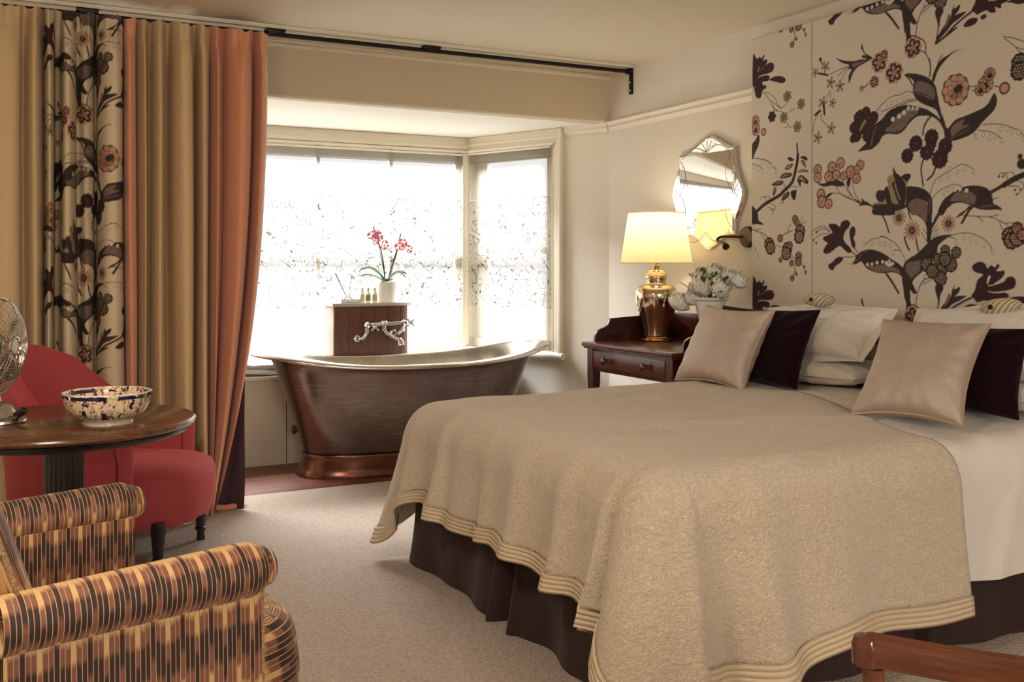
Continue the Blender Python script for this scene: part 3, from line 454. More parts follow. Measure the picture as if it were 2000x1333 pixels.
# ------------------------------------------------------------------ printed flower fabric
# outlines of the print in millimetres on the cloth (u across, z up); repeat 1386 x 1163 mm
ART = """S,d,22,1025,1057,1017,1092,1010,1132,1005,1172|S,d,30,1012,1116,1007,1156,1000,1196|F,d,0,988,1164,985,1212,993,1257,1017,1281,1056,1300,1090,1324,1123,1351,1161,1373,1207,1381,1239,1379,1207,1364,1184,1349,1170,1330,1166,1299,1142,1276,1105,1245,1085,1221,1052,1197,1032,1165,1022,1133|F,m,0,1007,1176,998,1220,1010,1261,1052,1270,1085,1272,1081,1237,1066,1217,1032,1197,1015,1176|S,d,5,1002,1172,998,1220,1002,1261|N,y,24,1207,1314|N,y,24,1261,1306|N,y,24,1170,1280|N,y,31,1114,1256|N,y,31,1184,1229|N,y,31,1234,1256|N,y,31,1207,1279|N,y,31,1184,1198|N,y,31,1142,1229|S,b,4,1056,1070,1061,1110,1076,1158,1100,1190,1142,1202|S,b,3,1100,1190,1105,1213|S,b,3,1090,1170,1123,1186,1147,1194|J,k,44,1042,1031|S,b,5,1007,1060,1012,1080,1042,1083,1076,1067,1100,1048,1109,1021,1107,997|F,d,0,666,1265,700,1261,722,1295,750,1316,799,1326,852,1317,894,1300,925,1281,965,1261,995,1237,1025,1201,1050,1157,1064,1134,1040,1133,1005,1180,970,1212,930,1222,884,1218,831,1222,783,1240,753,1270,728,1261,695,1257|F,m,0,783,1253,820,1249,868,1257,915,1251,955,1240,975,1220,925,1228,884,1222,836,1226,799,1240|S,m,3,695,1266,733,1282,755,1308,788,1320|w,w,8,788,1257|w,w,8,815,1259|w,w,8,844,1265|w,w,8,876,1269|w,w,8,899,1261|w,w,8,920,1257|w,w,8,896,1265|w,w,8,914,1273|w,w,8,932,1261|w,w,8,911,1255|S,d,9,894,1218,925,1183,945,1159,965,1131|S,d,9,896,1216,927,1183,947,1153|S,b,3,865,1296,906,1281,947,1261,988,1232|S,b,3,1002,1261,993,1293,972,1325,942,1354,896,1376,865,1385|S,b,3,922,1363,884,1382,852,1377,810,1370,777,1349|S,b,3,975,1317,947,1322,932,1310|L,b,11,767,1350|L,b,11,815,1354|L,b,11,856,1356|L,b,11,889,1349|L,b,11,886,1349|L,b,11,919,1340|L,b,11,935,1308|S,b,3,1177,1342,1207,1364,1243,1379,1279,1385,1323,1384,1366,1371,1399,1352,1420,1330,1429,1311|S,b,3,1230,1371,1252,1365,1261,1355|L,b,11,1261,1348|L,b,11,1299,1366|L,b,11,1329,1359|L,b,10,1359,1349|L,b,10,1391,1332|L,b,10,1429,1308|F,p,0,551,1450,580,1451,603,1446,621,1435,632,1456,666,1465,686,1449,675,1428,655,1412,644,1382,655,1360,683,1338,695,1317,672,1311,644,1330,621,1344,598,1335,562,1314,533,1308,515,1319,533,1350,545,1358,515,1376,521,1390,557,1400,574,1410,557,1432|F,p,0,706,1434,718,1418,714,1393,706,1381,717,1351,711,1331,695,1342,686,1372,680,1407,689,1428|F,p,0,621,1294,644,1287,626,1266,592,1248,580,1231,557,1235,548,1255,574,1268,598,1288|S,b,3,644,1292,683,1292,722,1295|S,b,5,695,1317,717,1302,733,1299|S,b,4,706,1334,733,1312|S,b,3,565,1410,533,1435,497,1439,460,1427,439,1410|S,b,3,565,1402,527,1405,491,1399,460,1380|S,b,3,557,1415,515,1429,473,1417|w,d,6,438,1404|w,d,6,471,1413|w,d,6,451,1376|w,d,6,470,1361|F,p,0,1336,1249,1357,1264,1383,1267,1399,1256,1408,1241,1424,1254,1441,1245,1453,1260,1462,1249,1447,1230,1482,1232,1482,1216,1466,1198,1437,1179,1478,1187,1494,1205,1518,1209,1533,1191,1526,1166,1498,1155,1462,1149,1424,1146,1474,1147,1500,1140,1498,1126,1470,1121,1470,1107,1457,1107,1441,1117,1445,1095,1420,1098,1399,1112,1361,1103,1349,1114,1333,1129,1349,1152,1361,1193,1387,1215,1357,1223,1340,1234|F,w,0,1410,1208,1422,1210,1416,1194,1408,1179,1404,1182|S,w,3,1412,1171,1441,1177,1462,1183|S,w,3,1412,1149,1441,1144,1474,1147,1486,1149|F,p,0,1494,1122,1522,1130,1557,1133,1585,1128,1592,1118,1569,1103,1538,1105,1514,1116|F,p,0,1600,1115,1585,1132,1608,1138|F,p,0,1296,1075,1318,1093,1344,1095,1363,1087,1353,1070,1323,1063,1299,1067|F,p,0,1376,1093,1395,1099,1404,1086,1387,1078,1376,1085|S,d,8,1333,1121,1296,1105,1252,1081,1216,1056|F,d,0,1152,1019,1170,1055,1207,1098,1234,1118,1270,1127,1310,1128,1279,1108,1243,1092,1216,1068,1184,1044|F,d,0,1179,1039,1252,1073,1266,1070,1207,1041,1161,1021|F,d,0,1166,1062,1179,1055,1207,1083,1234,1122,1239,1145,1252,1172,1252,1153,1279,1165,1274,1142,1252,1123,1225,1099,1202,1075,1179,1047,1161,1031|F,d,0,1161,1171,1179,1179,1196,1168,1198,1152,1184,1129,1179,1098,1166,1051,1161,1031,1156,1027,1170,1090,1166,1120,1156,1151|F,m,0,1225,1137,1234,1122,1216,1091,1202,1079,1212,1110|Z,k,38,967,1461|Z,k,36,1223,1427|Z,k,44,1037,1404|S,d,7,870,1484,891,1450,911,1400|S,d,8,997,1377,1007,1345,1022,1319|S,d,7,1059,1364,1064,1340,1071,1316|S,b,6,1017,1485,1032,1452|S,b,3,1085,1395,1114,1355|S,b,3,1179,1411,1156,1393,1147,1366|S,b,3,1175,1392,1161,1377|S,b,3,1095,1410,1119,1382|S,b,3,1166,1423,1142,1393|F,d,0,1112,1512,1142,1510,1142,1479,1140,1432,1156,1455,1179,1485,1202,1499,1239,1505,1207,1484,1179,1462,1156,1428,1142,1405,1133,1354,1116,1351,1114,1386,1109,1425,1081,1458,1042,1476,1022,1493|F,d,0,1009,1595,1059,1592,1094,1582,1120,1566,1138,1543,1143,1514,1140,1467,1112,1468,1120,1498,1114,1523,1081,1507,1050,1471,1032,1477,1009,1503,1000,1559|F,m,0,1059,1541,1094,1532,1114,1520,1116,1484,1114,1468,1050,1471,1027,1488,1023,1525|F,m,0,1017,1517,1112,1512,1114,1472,1109,1433,1081,1466,1042,1484|S,m,3,1127,1537,1131,1508,1125,1472|F,d,0,1180,1465,1172,1484,1197,1526,1230,1548,1263,1564,1300,1575,1335,1578,1375,1573,1406,1561,1425,1539,1432,1515,1436,1498,1459,1487,1474,1471,1444,1474,1409,1474,1375,1478,1351,1486,1324,1498,1288,1510,1255,1510,1222,1496,1197,1464|F,m,0,1230,1524,1263,1557,1288,1559,1328,1552,1355,1530,1347,1503,1324,1503,1283,1517,1251,1519|S,m,3,1379,1488,1413,1491,1432,1493|S,d,9,1339,1490,1320,1474,1308,1457|S,d,10,1331,1489,1310,1460,1288,1427|S,d,5,1324,1491,1312,1481,1275,1462|S,b,5,1323,1493,1296,1468,1261,1450|S,b,3,1432,1515,1455,1522|F,y,0,865,1590,874,1582,893,1604,908,1610,901,1633,912,1651,936,1656,931,1676,938,1690,947,1667,977,1642,987,1649,1023,1651,1030,1638,1018,1617,1009,1592,1005,1559,1000,1511,959,1499,912,1508,865,1507,836,1493,816,1498,821,1532,850,1538,836,1562,845,1584|F,d,0,936,1686,950,1663,977,1642,1000,1611,1005,1574,998,1522,977,1513,954,1543,940,1582,926,1616,945,1626,936,1653|F,d,0,980,1642,1005,1653,1030,1647,1027,1631,1009,1617,996,1626|F,d,0,898,1603,917,1572,926,1534,950,1514,908,1520,889,1559,884,1582|F,d,0,843,1584,857,1591,886,1585,895,1562,876,1537,847,1546,838,1566|F,d,0,818,1506,857,1515,924,1508,942,1476,828,1481|F,d,0,833,1527,1007,1517,997,1502,942,1491,896,1501,859,1488,833,1502|S,y,6,945,1615,954,1584,973,1542|S,d,4,865,1556,903,1547,950,1514|F,d,0,754,1563,769,1549,794,1538,828,1517,833,1509,789,1526,734,1527,754,1538|S,b,3,754,1540,703,1566,667,1604,631,1662|S,b,3,749,1536,693,1559,636,1582,599,1620|S,b,3,754,1536,713,1585,698,1645|S,b,3,749,1534,677,1568,615,1591,577,1596|S,b,3,744,1540,708,1562,677,1599,667,1619|C,k,25,479,1714|C,k,24,479,1677|C,k,25,572,1718|C,k,25,625,1733|C,k,25,550,1676|C,k,24,599,1680|C,k,29,688,1685|C,k,23,724,1654|C,k,20,646,1672|C,k,22,746,1713|C,k,25,501,1595|C,k,28,507,1558|C,k,23,550,1547|C,k,19,724,1693|F,d,0,479,1649,518,1646,550,1652,604,1656,641,1641,646,1625,604,1624,572,1632,518,1630|F,d,0,672,1658,688,1653,685,1630,675,1615,662,1635|F,d,0,529,1581,550,1595,577,1598,561,1583,534,1572|S,b,3,1129,1548,1142,1586,1163,1617,1197,1632,1243,1653,1288,1668,1324,1656,1343,1640|L,b,11,1230,1654|L,b,10,1269,1638|L,b,10,1304,1649|L,b,10,1343,1636|L,b,11,1224,1626|L,b,11,1186,1613|S,b,3,1142,1536,1172,1563,1214,1581,1255,1589,1288,1576|L,b,10,1199,1554|L,b,10,1220,1568|L,b,10,1251,1568|w,w,9,1279,1568|w,w,9,1310,1559|w,w,9,1255,1566|G,p,32,1012,1730|G,p,35,1057,1778|G,p,35,1138,1796|G,p,35,1114,1736|G,p,35,1207,1751|G,p,40,1180,1700|G,p,25,1138,1758|w,w,5,1101,1766|w,w,5,1159,1747|F,w,0,1052,1734,1063,1744,1077,1741,1074,1729,1059,1728|S,d,7,1094,1701,1085,1666,1090,1626,1096,1593|S,d,8,1161,1674,1146,1639,1118,1617|S,d,7,1094,1813,1103,1852,1133,1884|S,b,3,1107,1848,1120,1886|F,d,0,1210,1779,1201,1815,1176,1857,1138,1884,1094,1893,1059,1892,1023,1869,991,1840,954,1830,903,1838,874,1828,855,1803,821,1782,806,1778,757,1777,732,1778,777,1808,792,1833,806,1862,826,1887,865,1904,912,1940,954,1949,1005,1953,1059,1938,1112,1919,1146,1897,1180,1871,1205,1836,1218,1792|F,m,0,1005,1934,1050,1921,1068,1907,1027,1887,996,1854,950,1841,903,1847,889,1856,936,1884,959,1915|S,m,7,811,1800,821,1845,836,1878|w,w,11,933,1899|w,w,11,968,1908|w,w,11,994,1920|w,w,10,1018,1935|w,w,9,1041,1931|w,w,9,1063,1927|S,w,3,1112,1927,1146,1904,1180,1871|S,b,3,950,1949,1014,1962,1063,1962|F,d,0,1210,1779,1197,1830,1180,1874,1155,1921,1138,1944,1172,1943,1180,1910,1201,1865,1218,1824,1255,1854,1304,1865,1351,1876,1390,1887,1413,1904,1425,1923,1440,1938,1451,1906,1440,1874,1413,1850,1382,1827,1355,1800,1324,1783,1288,1774,1247,1769|F,m,0,1239,1825,1263,1843,1304,1851,1288,1829,1324,1825,1275,1806,1243,1789,1234,1804|S,m,3,1234,1780,1283,1795,1324,1807|S,b,3,1382,1819,1432,1816,1477,1807,1518,1790,1550,1773,1568,1745|L,b,11,1466,1790|L,b,11,1496,1790|L,b,11,1516,1773|L,b,11,1545,1769|L,b,11,1568,1742|S,b,3,1363,1799,1402,1791,1444,1774,1470,1750|S,b,2,1339,1795,1357,1779|L,b,11,1357,1773|L,b,11,1387,1779|L,b,11,1417,1761|L,b,11,1444,1764|L,b,11,1472,1746|F,d,0,1000,2087,1050,2082,1103,2062,1138,2038,1159,2010,1167,1980,1176,1936,1184,1895,1146,1919,1085,1949,1050,1983,1041,2014,1045,2050|F,m,0,1068,2046,1120,2027,1150,2000,1155,1961,1133,1957,1094,1980,1050,1998,1050,2020|S,d,4,1045,2002,1094,1988,1129,1968,1155,1936|S,d,6,1000,2083,1023,2061,1041,2032|S,b,3,865,1970,922,1999,973,2002,1014,2011,1041,1999|L,b,11,898,1957|L,b,11,926,1974|L,b,11,957,1979|L,b,11,989,1983|L,b,11,1016,1983|L,b,11,867,1947|S,b,3,865,1938,959,1960,1032,1971,1094,1959,1146,1926|L,b,10,1018,1940|L,b,9,1041,1934|L,b,9,1063,1929|F,w,0,1180,1939,1197,1951,1199,1940,1182,1921|G,p,27,779,1950|G,p,27,734,1933|G,p,29,823,1921|G,p,27,708,1890|G,p,29,804,1878|G,p,29,724,1849|G,p,31,789,1845|G,p,20,703,1839|G,p,42,764,1894|G,p,17,744,1951|F,y,0,776,1918,781,1908,769,1894,751,1873,741,1868,746,1885,756,1903|S,b,3,833,1939,857,1962,886,1981|S,b,3,843,1892,867,1889|L,b,11,864,1937|L,b,11,898,1957|Q,k,65,1257,1978|Q,k,36,1398,1979|Q,k,27,1417,2016|Q,k,27,1375,1962|G,d,24,1483,1950|G,k,17,1483,1950|G,d,17,1275,1983|S,b,3,1328,1980,1351,1981|S,b,3,1332,1962,1355,1965|S,b,4,1440,1965,1459,1960|F,d,0,1140,2031,1146,2062,1163,2091,1189,2118,1222,2130,1263,2143,1312,2134,1263,2140,1222,2119,1189,2094,1167,2065,1153,2032|S,b,6,1127,2130,1133,2093,1129,2054|S,b,4,1027,2152,1036,2176,1068,2179,1094,2168,1116,2146,1129,2115|S,d,4,1163,2087,1180,2120,1193,2135|J,k,47,940,2104|J,k,44,857,2164|J,k,23,884,2193|J,k,27,828,2082|C,k,12,754,2063|S,b,5,769,2064,794,2079|F,d,0,818,2190,779,2178,729,2164,703,2141,688,2116,680,2100,675,2110,677,2137,693,2162,672,2166,677,2185,641,2199,609,2221,599,2232,641,2213,703,2198,749,2197,789,2192,754,2206,764,2216,779,2209,754,2241,751,2257,758,2267,766,2238,784,2216,818,2194|F,m,0,698,2185,749,2187,789,2188,744,2177,708,2167|S,m,3,693,2139,713,2159|S,m,3,764,2235,779,2217|S,b,3,672,2178,615,2172,556,2162|S,b,3,667,2175,604,2142|S,b,3,672,2166,651,2150,636,2125|T,y,32,531,2202|T,y,32,564,2121|T,y,32,623,2095|T,y,32,512,2034|T,y,26,575,2023|T,y,27,465,2186|w,d,10,497,2243|S,d,6,497,2241,512,2214|S,d,9,490,2177,545,2160|S,b,3,556,2082,534,2049|S,b,3,564,2080,559,2045|S,d,11,520,2023,523,1985|S,d,11,520,2010,523,1977|S,d,11,496,1997,462,1981|S,b,3,485,1986,457,1949,448,1893|S,b,3,498,1984,507,1951,540,1922|T,y,32,567,1903|T,y,33,479,1869|S,d,13,1421,1543,1466,1563,1496,1578,1532,1592,1575,1604|S,d,20,1481,1569,1532,1592,1582,1607|S,b,3,1496,1591,1488,1612,1466,1617,1459,1604|S,b,3,1529,1598,1518,1616,1488,1615,1477,1602|w,d,5,1459,1604|w,d,5,1477,1603|w,d,5,1529,1546|w,d,5,1536,1529|S,b,3,1532,1582,1561,1573,1565,1550,1547,1545|S,b,3,1503,1564,1543,1558,1554,1541,1539,1529|G,d,20,1557,1645|G,d,11,1550,1675|N,k,34,1506,1368|N,k,34,1514,1350|N,k,34,1538,1360|N,k,25,1538,1396|N,k,25,1561,1370|S,b,3,1270,1461,1340,1453,1416,1446,1466,1427,1506,1404|S,b,3,1416,1446,1457,1453|S,b,3,1361,1450,1389,1430|S,b,3,1462,1424,1470,1401,1486,1386|S,b,3,1486,1415,1506,1420,1546,1410|N,y,36,1550,2039|N,y,36,1547,2007|S,b,3,1477,2155,1518,2141,1568,2117|S,b,3,1481,2148,1525,2110,1547,2082,1568,2062|S,b,3,1532,2102,1568,2085|F,p,0,17,2348,30,2353,47,2328,66,2337,82,2325,98,2342,104,2330,92,2311,120,2314,125,2296,98,2275,72,2262,123,2287,161,2289,177,2269,167,2245,136,2238,85,2237,60,2233,117,2232,145,2221,130,2200,92,2202,95,2184,117,2180,114,2163,92,2158,79,2125,53,2122,37,2140,27,2181,47,2191,14,2194|S,w,3,56,2260,66,2285|S,w,3,60,2231,98,2237|F,p,0,133,2203,173,2214,217,2211,253,2196,259,2178,235,2172,186,2186,149,2199|S,b,3,98,2148,142,2133,186,2100,204,2068,229,2043|S,b,3,98,2144,142,2102,167,2060,198,2034|S,b,3,149,2097,192,2069,229,2047,259,2060,268,2071|S,b,3,167,2073,186,2045,247,2022|S,b,3,283,2018,325,2034|S,b,3,271,1973,277,1951,301,1942|S,b,3,253,1945,271,1947|H,y,33,271,2100|H,y,32,368,2048|H,y,33,247,1997|H,y,33,342,1939|H,d,34,161,2013|Q,k,33,34,2003|Q,k,33,37,1963|G,d,20,98,1942|G,k,14,98,1942|F,d,0,8,1882,34,1906,60,1934,69,1915,60,1877,37,1844,8,1807|S,b,4,8,1816,72,1805,123,1792,161,1767,192,1738|S,b,3,8,1790,40,1776,72,1766,92,1747|L,b,12,85,1782|L,b,12,114,1782|L,b,12,133,1763|L,b,12,164,1760|L,b,12,192,1732|L,b,12,17,1769|L,b,12,40,1756|L,b,12,66,1756|L,b,12,92,1736|S,d,16,47,1535,104,1567,167,1590,217,1608,253,1631,301,1662,319,1694,330,1727,342,1767,345,1801|S,d,9,345,1792,342,1826,339,1855|F,d,0,253,1737,277,1757,313,1758,289,1734|F,d,0,271,1791,295,1793,319,1778,295,1772|F,d,0,360,1787,389,1790,411,1777,406,1766,377,1777|F,d,0,365,1769,389,1767,400,1733,377,1748|F,d,0,342,1717,377,1727,417,1715,406,1710,365,1713|F,d,0,217,1694,247,1717,301,1712,295,1696,247,1691|F,d,0,342,1680,371,1698,417,1666,406,1650,371,1665,365,1641,354,1650|F,d,0,161,1668,204,1682,241,1677,229,1659,173,1658|F,d,0,167,1607,173,1645,192,1648,189,1623|F,d,0,229,1582,247,1611,283,1621,283,1600,247,1581|F,d,0,295,1620,313,1627,336,1622,325,1576,307,1586,298,1603|F,y,0,259,1741,283,1754,304,1754,286,1739|F,y,0,368,1763,383,1762,393,1740|F,y,0,348,1719,377,1724,406,1715|F,y,0,229,1697,253,1710,289,1707|F,y,0,351,1681,371,1690,400,1663|F,y,0,180,1664,210,1675,232,1673|F,y,0,172,1620,180,1643,186,1636|F,y,0,241,1590,259,1608,277,1613|S,b,3,117,1580,111,1602,85,1608,76,1595|S,b,3,149,1582,142,1604,104,1609|S,b,3,149,1569,186,1554,180,1538,149,1535|S,b,3,123,1553,173,1538,167,1521,155,1517|S,b,3,229,1586,247,1572,217,1566|S,b,3,277,1621,253,1653,241,1679|S,b,3,301,1645,336,1643,336,1622|N,k,34,140,1362|N,k,34,150,1343|N,k,33,361,1421|N,k,33,354,1394|N,k,33,271,1336|N,k,33,264,1313|N,k,20,221,1390|N,k,19,326,1484|N,k,19,339,1465|N,k,19,290,1354|N,k,22,351,1298|N,k,22,348,1271|N,k,15,224,1281|N,k,15,300,1264|N,k,15,306,1189|N,k,9,335,1210|N,k,9,399,1219|N,k,9,389,1246|S,b,4,3,1444,53,1430,102,1415,130,1395|S,b,3,32,1438,74,1443|S,b,3,81,1415,109,1381|S,b,4,241,1406,277,1419,310,1427|S,b,3,271,1414,284,1446,310,1466|S,b,3,361,1455,380,1493|S,b,3,370,1459,399,1466|S,b,3,198,1356,231,1341|S,b,4,293,1299,316,1262,326,1226,310,1193|S,b,3,303,1303,335,1271|S,b,3,370,1262,399,1226|S,b,3,326,1228,342,1212|S,b,3,3,1374,32,1344,50,1320,57,1301|L,b,11,23,1325|L,b,11,57,1297|F,d,0,3,1562,39,1546,57,1516,60,1488,88,1472,92,1462,46,1469,7,1473"""
def paint_print():
    ss = 1.25; Wm, Hm, ZO = 2250, 2080, 420                      # canvas in mm
    Wp, Hp = int(Wm/ss), int(Hm/ss); base = np.array(srgb(214, 206, 190), dtype=np.float32)
    img = np.empty((Hp, Wp, 3), dtype=np.float32); img[:] = base
    rs = np.random.RandomState(4)
    hat = rs.rand(Hp//2+1, Wp//10+1).repeat(2, 0)[:Hp].repeat(10, 1)[:, :Wp].astype(np.float32)
    C = {'d': srgb(56, 44, 44), 'p': srgb(60, 34, 42), 'm': srgb(120, 104, 100), 'k': srgb(196, 152, 132), 'y': srgb(150, 138, 112), 'w': srgb(220, 213, 200), 'b': srgb(40, 28, 30)}
    C = {k: np.array(v, dtype=np.float32) for k, v in C.items()}
    TX = {'d': .5, 'p': .18, 'm': .45, 'k': .1, 'y': .25, 'w': 0, 'b': 0}
    def T(x, z): return x/ss, (z-ZO)/ss
    def put(mask, y0, x0, c):
        h, w = mask.shape
        if h <= 0 or w <= 0: return
        sub = img[y0:y0+h, x0:x0+w]; hh = hat[y0:y0+h, x0:x0+w][mask][:, None]
        sub[mask] = C[c]*(1-TX[c]*.5+TX[c]*hh)
    def fill(P, c):
        P = np.array([T(x, z) for x, z in P]); x0, x1 = P[:, 0].min(), P[:, 0].max(); y0, y1 = P[:, 1].min(), P[:, 1].max()
        xa, xb, ya, yb = max(0, int(x0)), min(Wp, int(x1)+2), max(0, int(y0)), min(Hp, int(y1)+2)
        if xb <= xa or yb <= ya: return
        ys = np.arange(ya, yb)+.5; xs = np.arange(xa, xb)+.5; m = np.zeros((yb-ya, xb-xa), bool)
        a, b = P, np.roll(P, -1, 0)
        for r, y in enumerate(ys):
            k = (a[:, 1] <= y) != (b[:, 1] <= y)
            if not k.any(): continue
            xi = np.sort(a[k, 0]+(y-a[k, 1])*(b[k, 0]-a[k, 0])/(b[k, 1]-a[k, 1]))
            m[r] = (np.searchsorted(xi, xs) % 2) == 1
        put(m, ya, xa, c)
    def disc(x, z, r, c, ry=None, rot=0, sc=0, n=8, ph=0):
        X_, Z_ = T(x, z); ry = ry or r; R_ = max(r, ry)/ss*(1+sc)+1
        xa, xb, ya, yb = max(0, int(X_-R_)), min(Wp, int(X_+R_)+2), max(0, int(Z_-R_)), min(Hp, int(Z_+R_)+2)
        if xb <= xa or yb <= ya: return
        gx, gy = np.meshgrid(np.arange(xa, xb)+.5-X_, np.arange(ya, yb)+.5-Z_)
        u, v = gx*cos(rot)+gy*sin(rot), -gx*sin(rot)+gy*cos(rot)
        d = np.sqrt((u/(r/ss))**2+(v/(ry/ss))**2)
        if sc: d = d/(1+sc*(np.abs(np.cos(np.arctan2(v, u)*n/2+ph))*2-1))
        put(d <= 1, ya, xa, c)
    def stroke(P, w, c):
        for (x, z) in P: disc(x, z, w/2, c)
    def dense(pts, step=1.6):
        o = []
        for a, b in zip(pts, pts[1:]):
            k = max(1, int(np.hypot(*(b-a))/step)); o += [a+(b-a)*i/k for i in range(k)]
        return o+[pts[-1]]
    def pet(x, z, R_, n, c, ln=.5, wd=.26, off=.5, ph=0, rim=1.6):
        for k in range(n):
            a = ph+2*PI*k/n; px, pz = x+cos(a)*R_*off, z+sin(a)*R_*off
            disc(px, pz, R_*ln, 'b', R_*wd, a); disc(px, pz, R_*ln-rim, c, R_*wd-rim, a)
    ops = [o.split(',') for o in ART.split('|')]
    for dz in (1163, 0, -1163):
        for o in ops:
            k, c, w = o[0], o[1], float(o[2]); n = [float(v) for v in o[3:]]
            zz = n[1::2] if k in 'FS' else [n[1]]
            if max(zz)+dz < ZO-60 or min(zz)+dz > ZO+Hm+60: continue
            if k in 'FS':
                P = [np.array((n[i], n[i+1]+dz)) for i in range(0, len(n), 2)]
                if k == 'F': fill(cr(P, 4, True), c)
                else: stroke(dense(cr(P, 5)) if len(P) > 1 else P, w*1.15, c)
                continue
            x, z, r = n[0], n[1]+dz, w; rr = random.Random(int(x*7+n[1]))
            if k == 'w': disc(x, z, r, c)
            elif k == 'L': disc(x, z, r*.72, 'b', r*1.0); disc(x, z, r*.72-1.5, 'w', r-1.6); disc(x, z-r*.8, 1.6, 'b')
            elif k == 'G': disc(x, z, r, c, sc=.06, n=11, ph=x); disc(x, z, r*.09, 'm')
            elif k == 'C':
                disc(x, z, r*1.08, 'b', sc=.10, n=12, ph=x); disc(x, z, r*.85, c, sc=.12, n=12, ph=x)
                for q in range(5): a = rr.random()*6.28; stroke(dense([np.array((x, z)), np.array((x+cos(a)*r*.7, z+sin(a)*r*.7))]), 2.2, 'b')
            elif k == 'N':
                disc(x, z, r*1.05, 'b', sc=.05, n=9)
                s_ = max(7.0, r*.36); q = int(r/s_)+1
                for i in range(-q, q+1):
                    for j in range(-q, q+1):
                        a, b = (i+(j % 2)*.5)*s_, j*s_*.87
                        if a*a+b*b < (r*.86)**2: disc(x+a+rr.uniform(-1, 1), z+b+rr.uniform(-1, 1), s_*.38, c, s_*.34)
            elif k == 'T': pet(x, z, r, 5, c, .42, .2, .55, rr.random()*6); disc(x, z, r*.16, 'b')
            elif k == 'Z': pet(x, z, r, 13, c, .36, .13, .66, rr.random(), 1.4); disc(x, z, r*.36, 'b', sc=.2, n=10); disc(x, z, r*.2, 'm')
            elif k == 'H':
                pet(x, z, r*.95, 6, c, .42, .34, .55, rr.random(), 2.2); pet(x, z, r*.55, 5, c, .4, .34, .5, 1, 2); disc(x, z, r*.13, 'b')
            elif k == 'Q':
                disc(x, z, r, 'b', sc=.05, n=10); disc(x, z, r*.9, c, sc=.05, n=10)
                pet(x, z, r*.98, 9, c, .30, .30, .72, .3, 2.4); pet(x, z, r*.66, 7, c, .36, .3, .6, 0, 2.2); disc(x+r*.1, z, r*.22, 'b', sc=.15, n=9)
                for q in range(3): a0 = 3.6+q*.1; stroke([np.array((x+cos(a0+t*.08)*r*(.34+.1*q), z+sin(a0+t*.08)*r*(.3+.1*q))) for t in range(28)], 3.0, 'b')
            elif k == 'J':
                disc(x, z, r*1.02, c, sc=.10, n=9)
                for q in range(5):
                    a = q*1.257+.5; disc(x+cos(a)*r*.58, z+sin(a)*r*.58, r*.36, 'd', r*.36, 0, .12, 7); disc(x+cos(a)*r*.5, z+sin(a)*r*.5, r*.2, c, r*.14, a)
                disc(x, z, r*.26, c); pet(x, z, r*.24, 6, 'd', .4, .12, .6)
    cut = int(1610/ss); sh = int(1386/ss); img[:, cut:] = img[:, cut-sh:Wp-sh]
    k = 2; img = img[:Hp//k*k, :Wp//k*k].reshape(Hp//k, k, Wp//k, k, 3).mean((1, 3))
    return img, ss*k, ZO
PRINT, PSTEP, PZ0 = paint_print()
def print_at(u, z, tint=1.0):
    """bilinear sample; u, z in mm arrays"""
    H_, W_ = PRINT.shape[:2]; x = np.clip(u/PSTEP-.5, 0, W_-1.001); y = np.clip((z-PZ0)/PSTEP-.5, 0, H_-1.001)
    i, j = x.astype(int), y.astype(int); fx, fy = (x-i)[..., None], (y-j)[..., None]
    return ((PRINT[j, i]*(1-fx)+PRINT[j, i+1]*fx)*(1-fy)+(PRINT[j+1, i]*(1-fx)+PRINT[j+1, i+1]*fx)*fy)*tint
def print_mat(name, tint, weave=500):
    m, n, p = newmat(name); a = n.attr('print').outputs['Color']; v = n.coord()
    h = n.math('ADD', n.noise(n.mapping(v, (1, 1, .12)), weave, 2), n.noise(n.mapping(v, (.12, .12, 1)), weave, 2))
    c = n.mix(1.0, a, tint, 'MULTIPLY'); c = n.mix(n.math('MULTIPLY', h, .18), c, (0, 0, 0))
    n.set(p.inputs['Base Color'], c); p.inputs['Roughness'].default_value = .9
    n.l.new(n.bump(h, .25, .002), p.inputs['Normal']); return m
M['print'] = print_mat('flower_print_linen', (1.2, 1.19, 1.19)); M['printc'] = print_mat('flower_print_curtain', (1.14, 1.02, .82))
def color_grid(name, X_, Y_, Z_, colr, mats, parent, org=None, midx=None):
    """dense sheet with one printed colour per vertex; arrays shaped (n, m)"""
    n, m_ = X_.shape; o0 = org or ORG.get(parent.name) or (0, 0, 0)
    co = np.stack([X_-o0[0], Y_-o0[1], Z_-o0[2]], -1).reshape(-1, 3).astype(np.float32)
    me = bpy.data.meshes.new(name); idx = np.arange(n*m_).reshape(n, m_)
    q = np.stack([idx[:-1, :-1], idx[1:, :-1], idx[1:, 1:], idx[:-1, 1:]], -1).reshape(-1, 4)
    me.vertices.add(len(co)); me.vertices.foreach_set('co', co.ravel()); me.loops.add(q.size); me.loops.foreach_set('vertex_index', q.ravel().astype(np.int32))
    me.polygons.add(len(q)); me.polygons.foreach_set('loop_start', np.arange(0, q.size, 4, dtype=np.int32))
    try: me.polygons.foreach_set('loop_total', np.full(len(q), 4, dtype=np.int32))
    except Exception: pass
    for x in mats: me.materials.append(M[x])
    if colr is not None:
        ca = me.color_attributes.new('print', 'BYTE_COLOR', 'POINT'); c4 = np.ones((n*m_, 4), np.float32); c4[:, :3] = colr.reshape(-1, 3); ca.data.foreach_set('color', c4.ravel())
    me.polygons.foreach_set('use_smooth', np.ones(len(q), bool)); me.update(calc_edges=True); me.validate()
    o = bpy.data.objects.new(name, me); COL.objects.link(o); o.parent = parent; ORG[o.name] = ORG.get(parent.name); return o
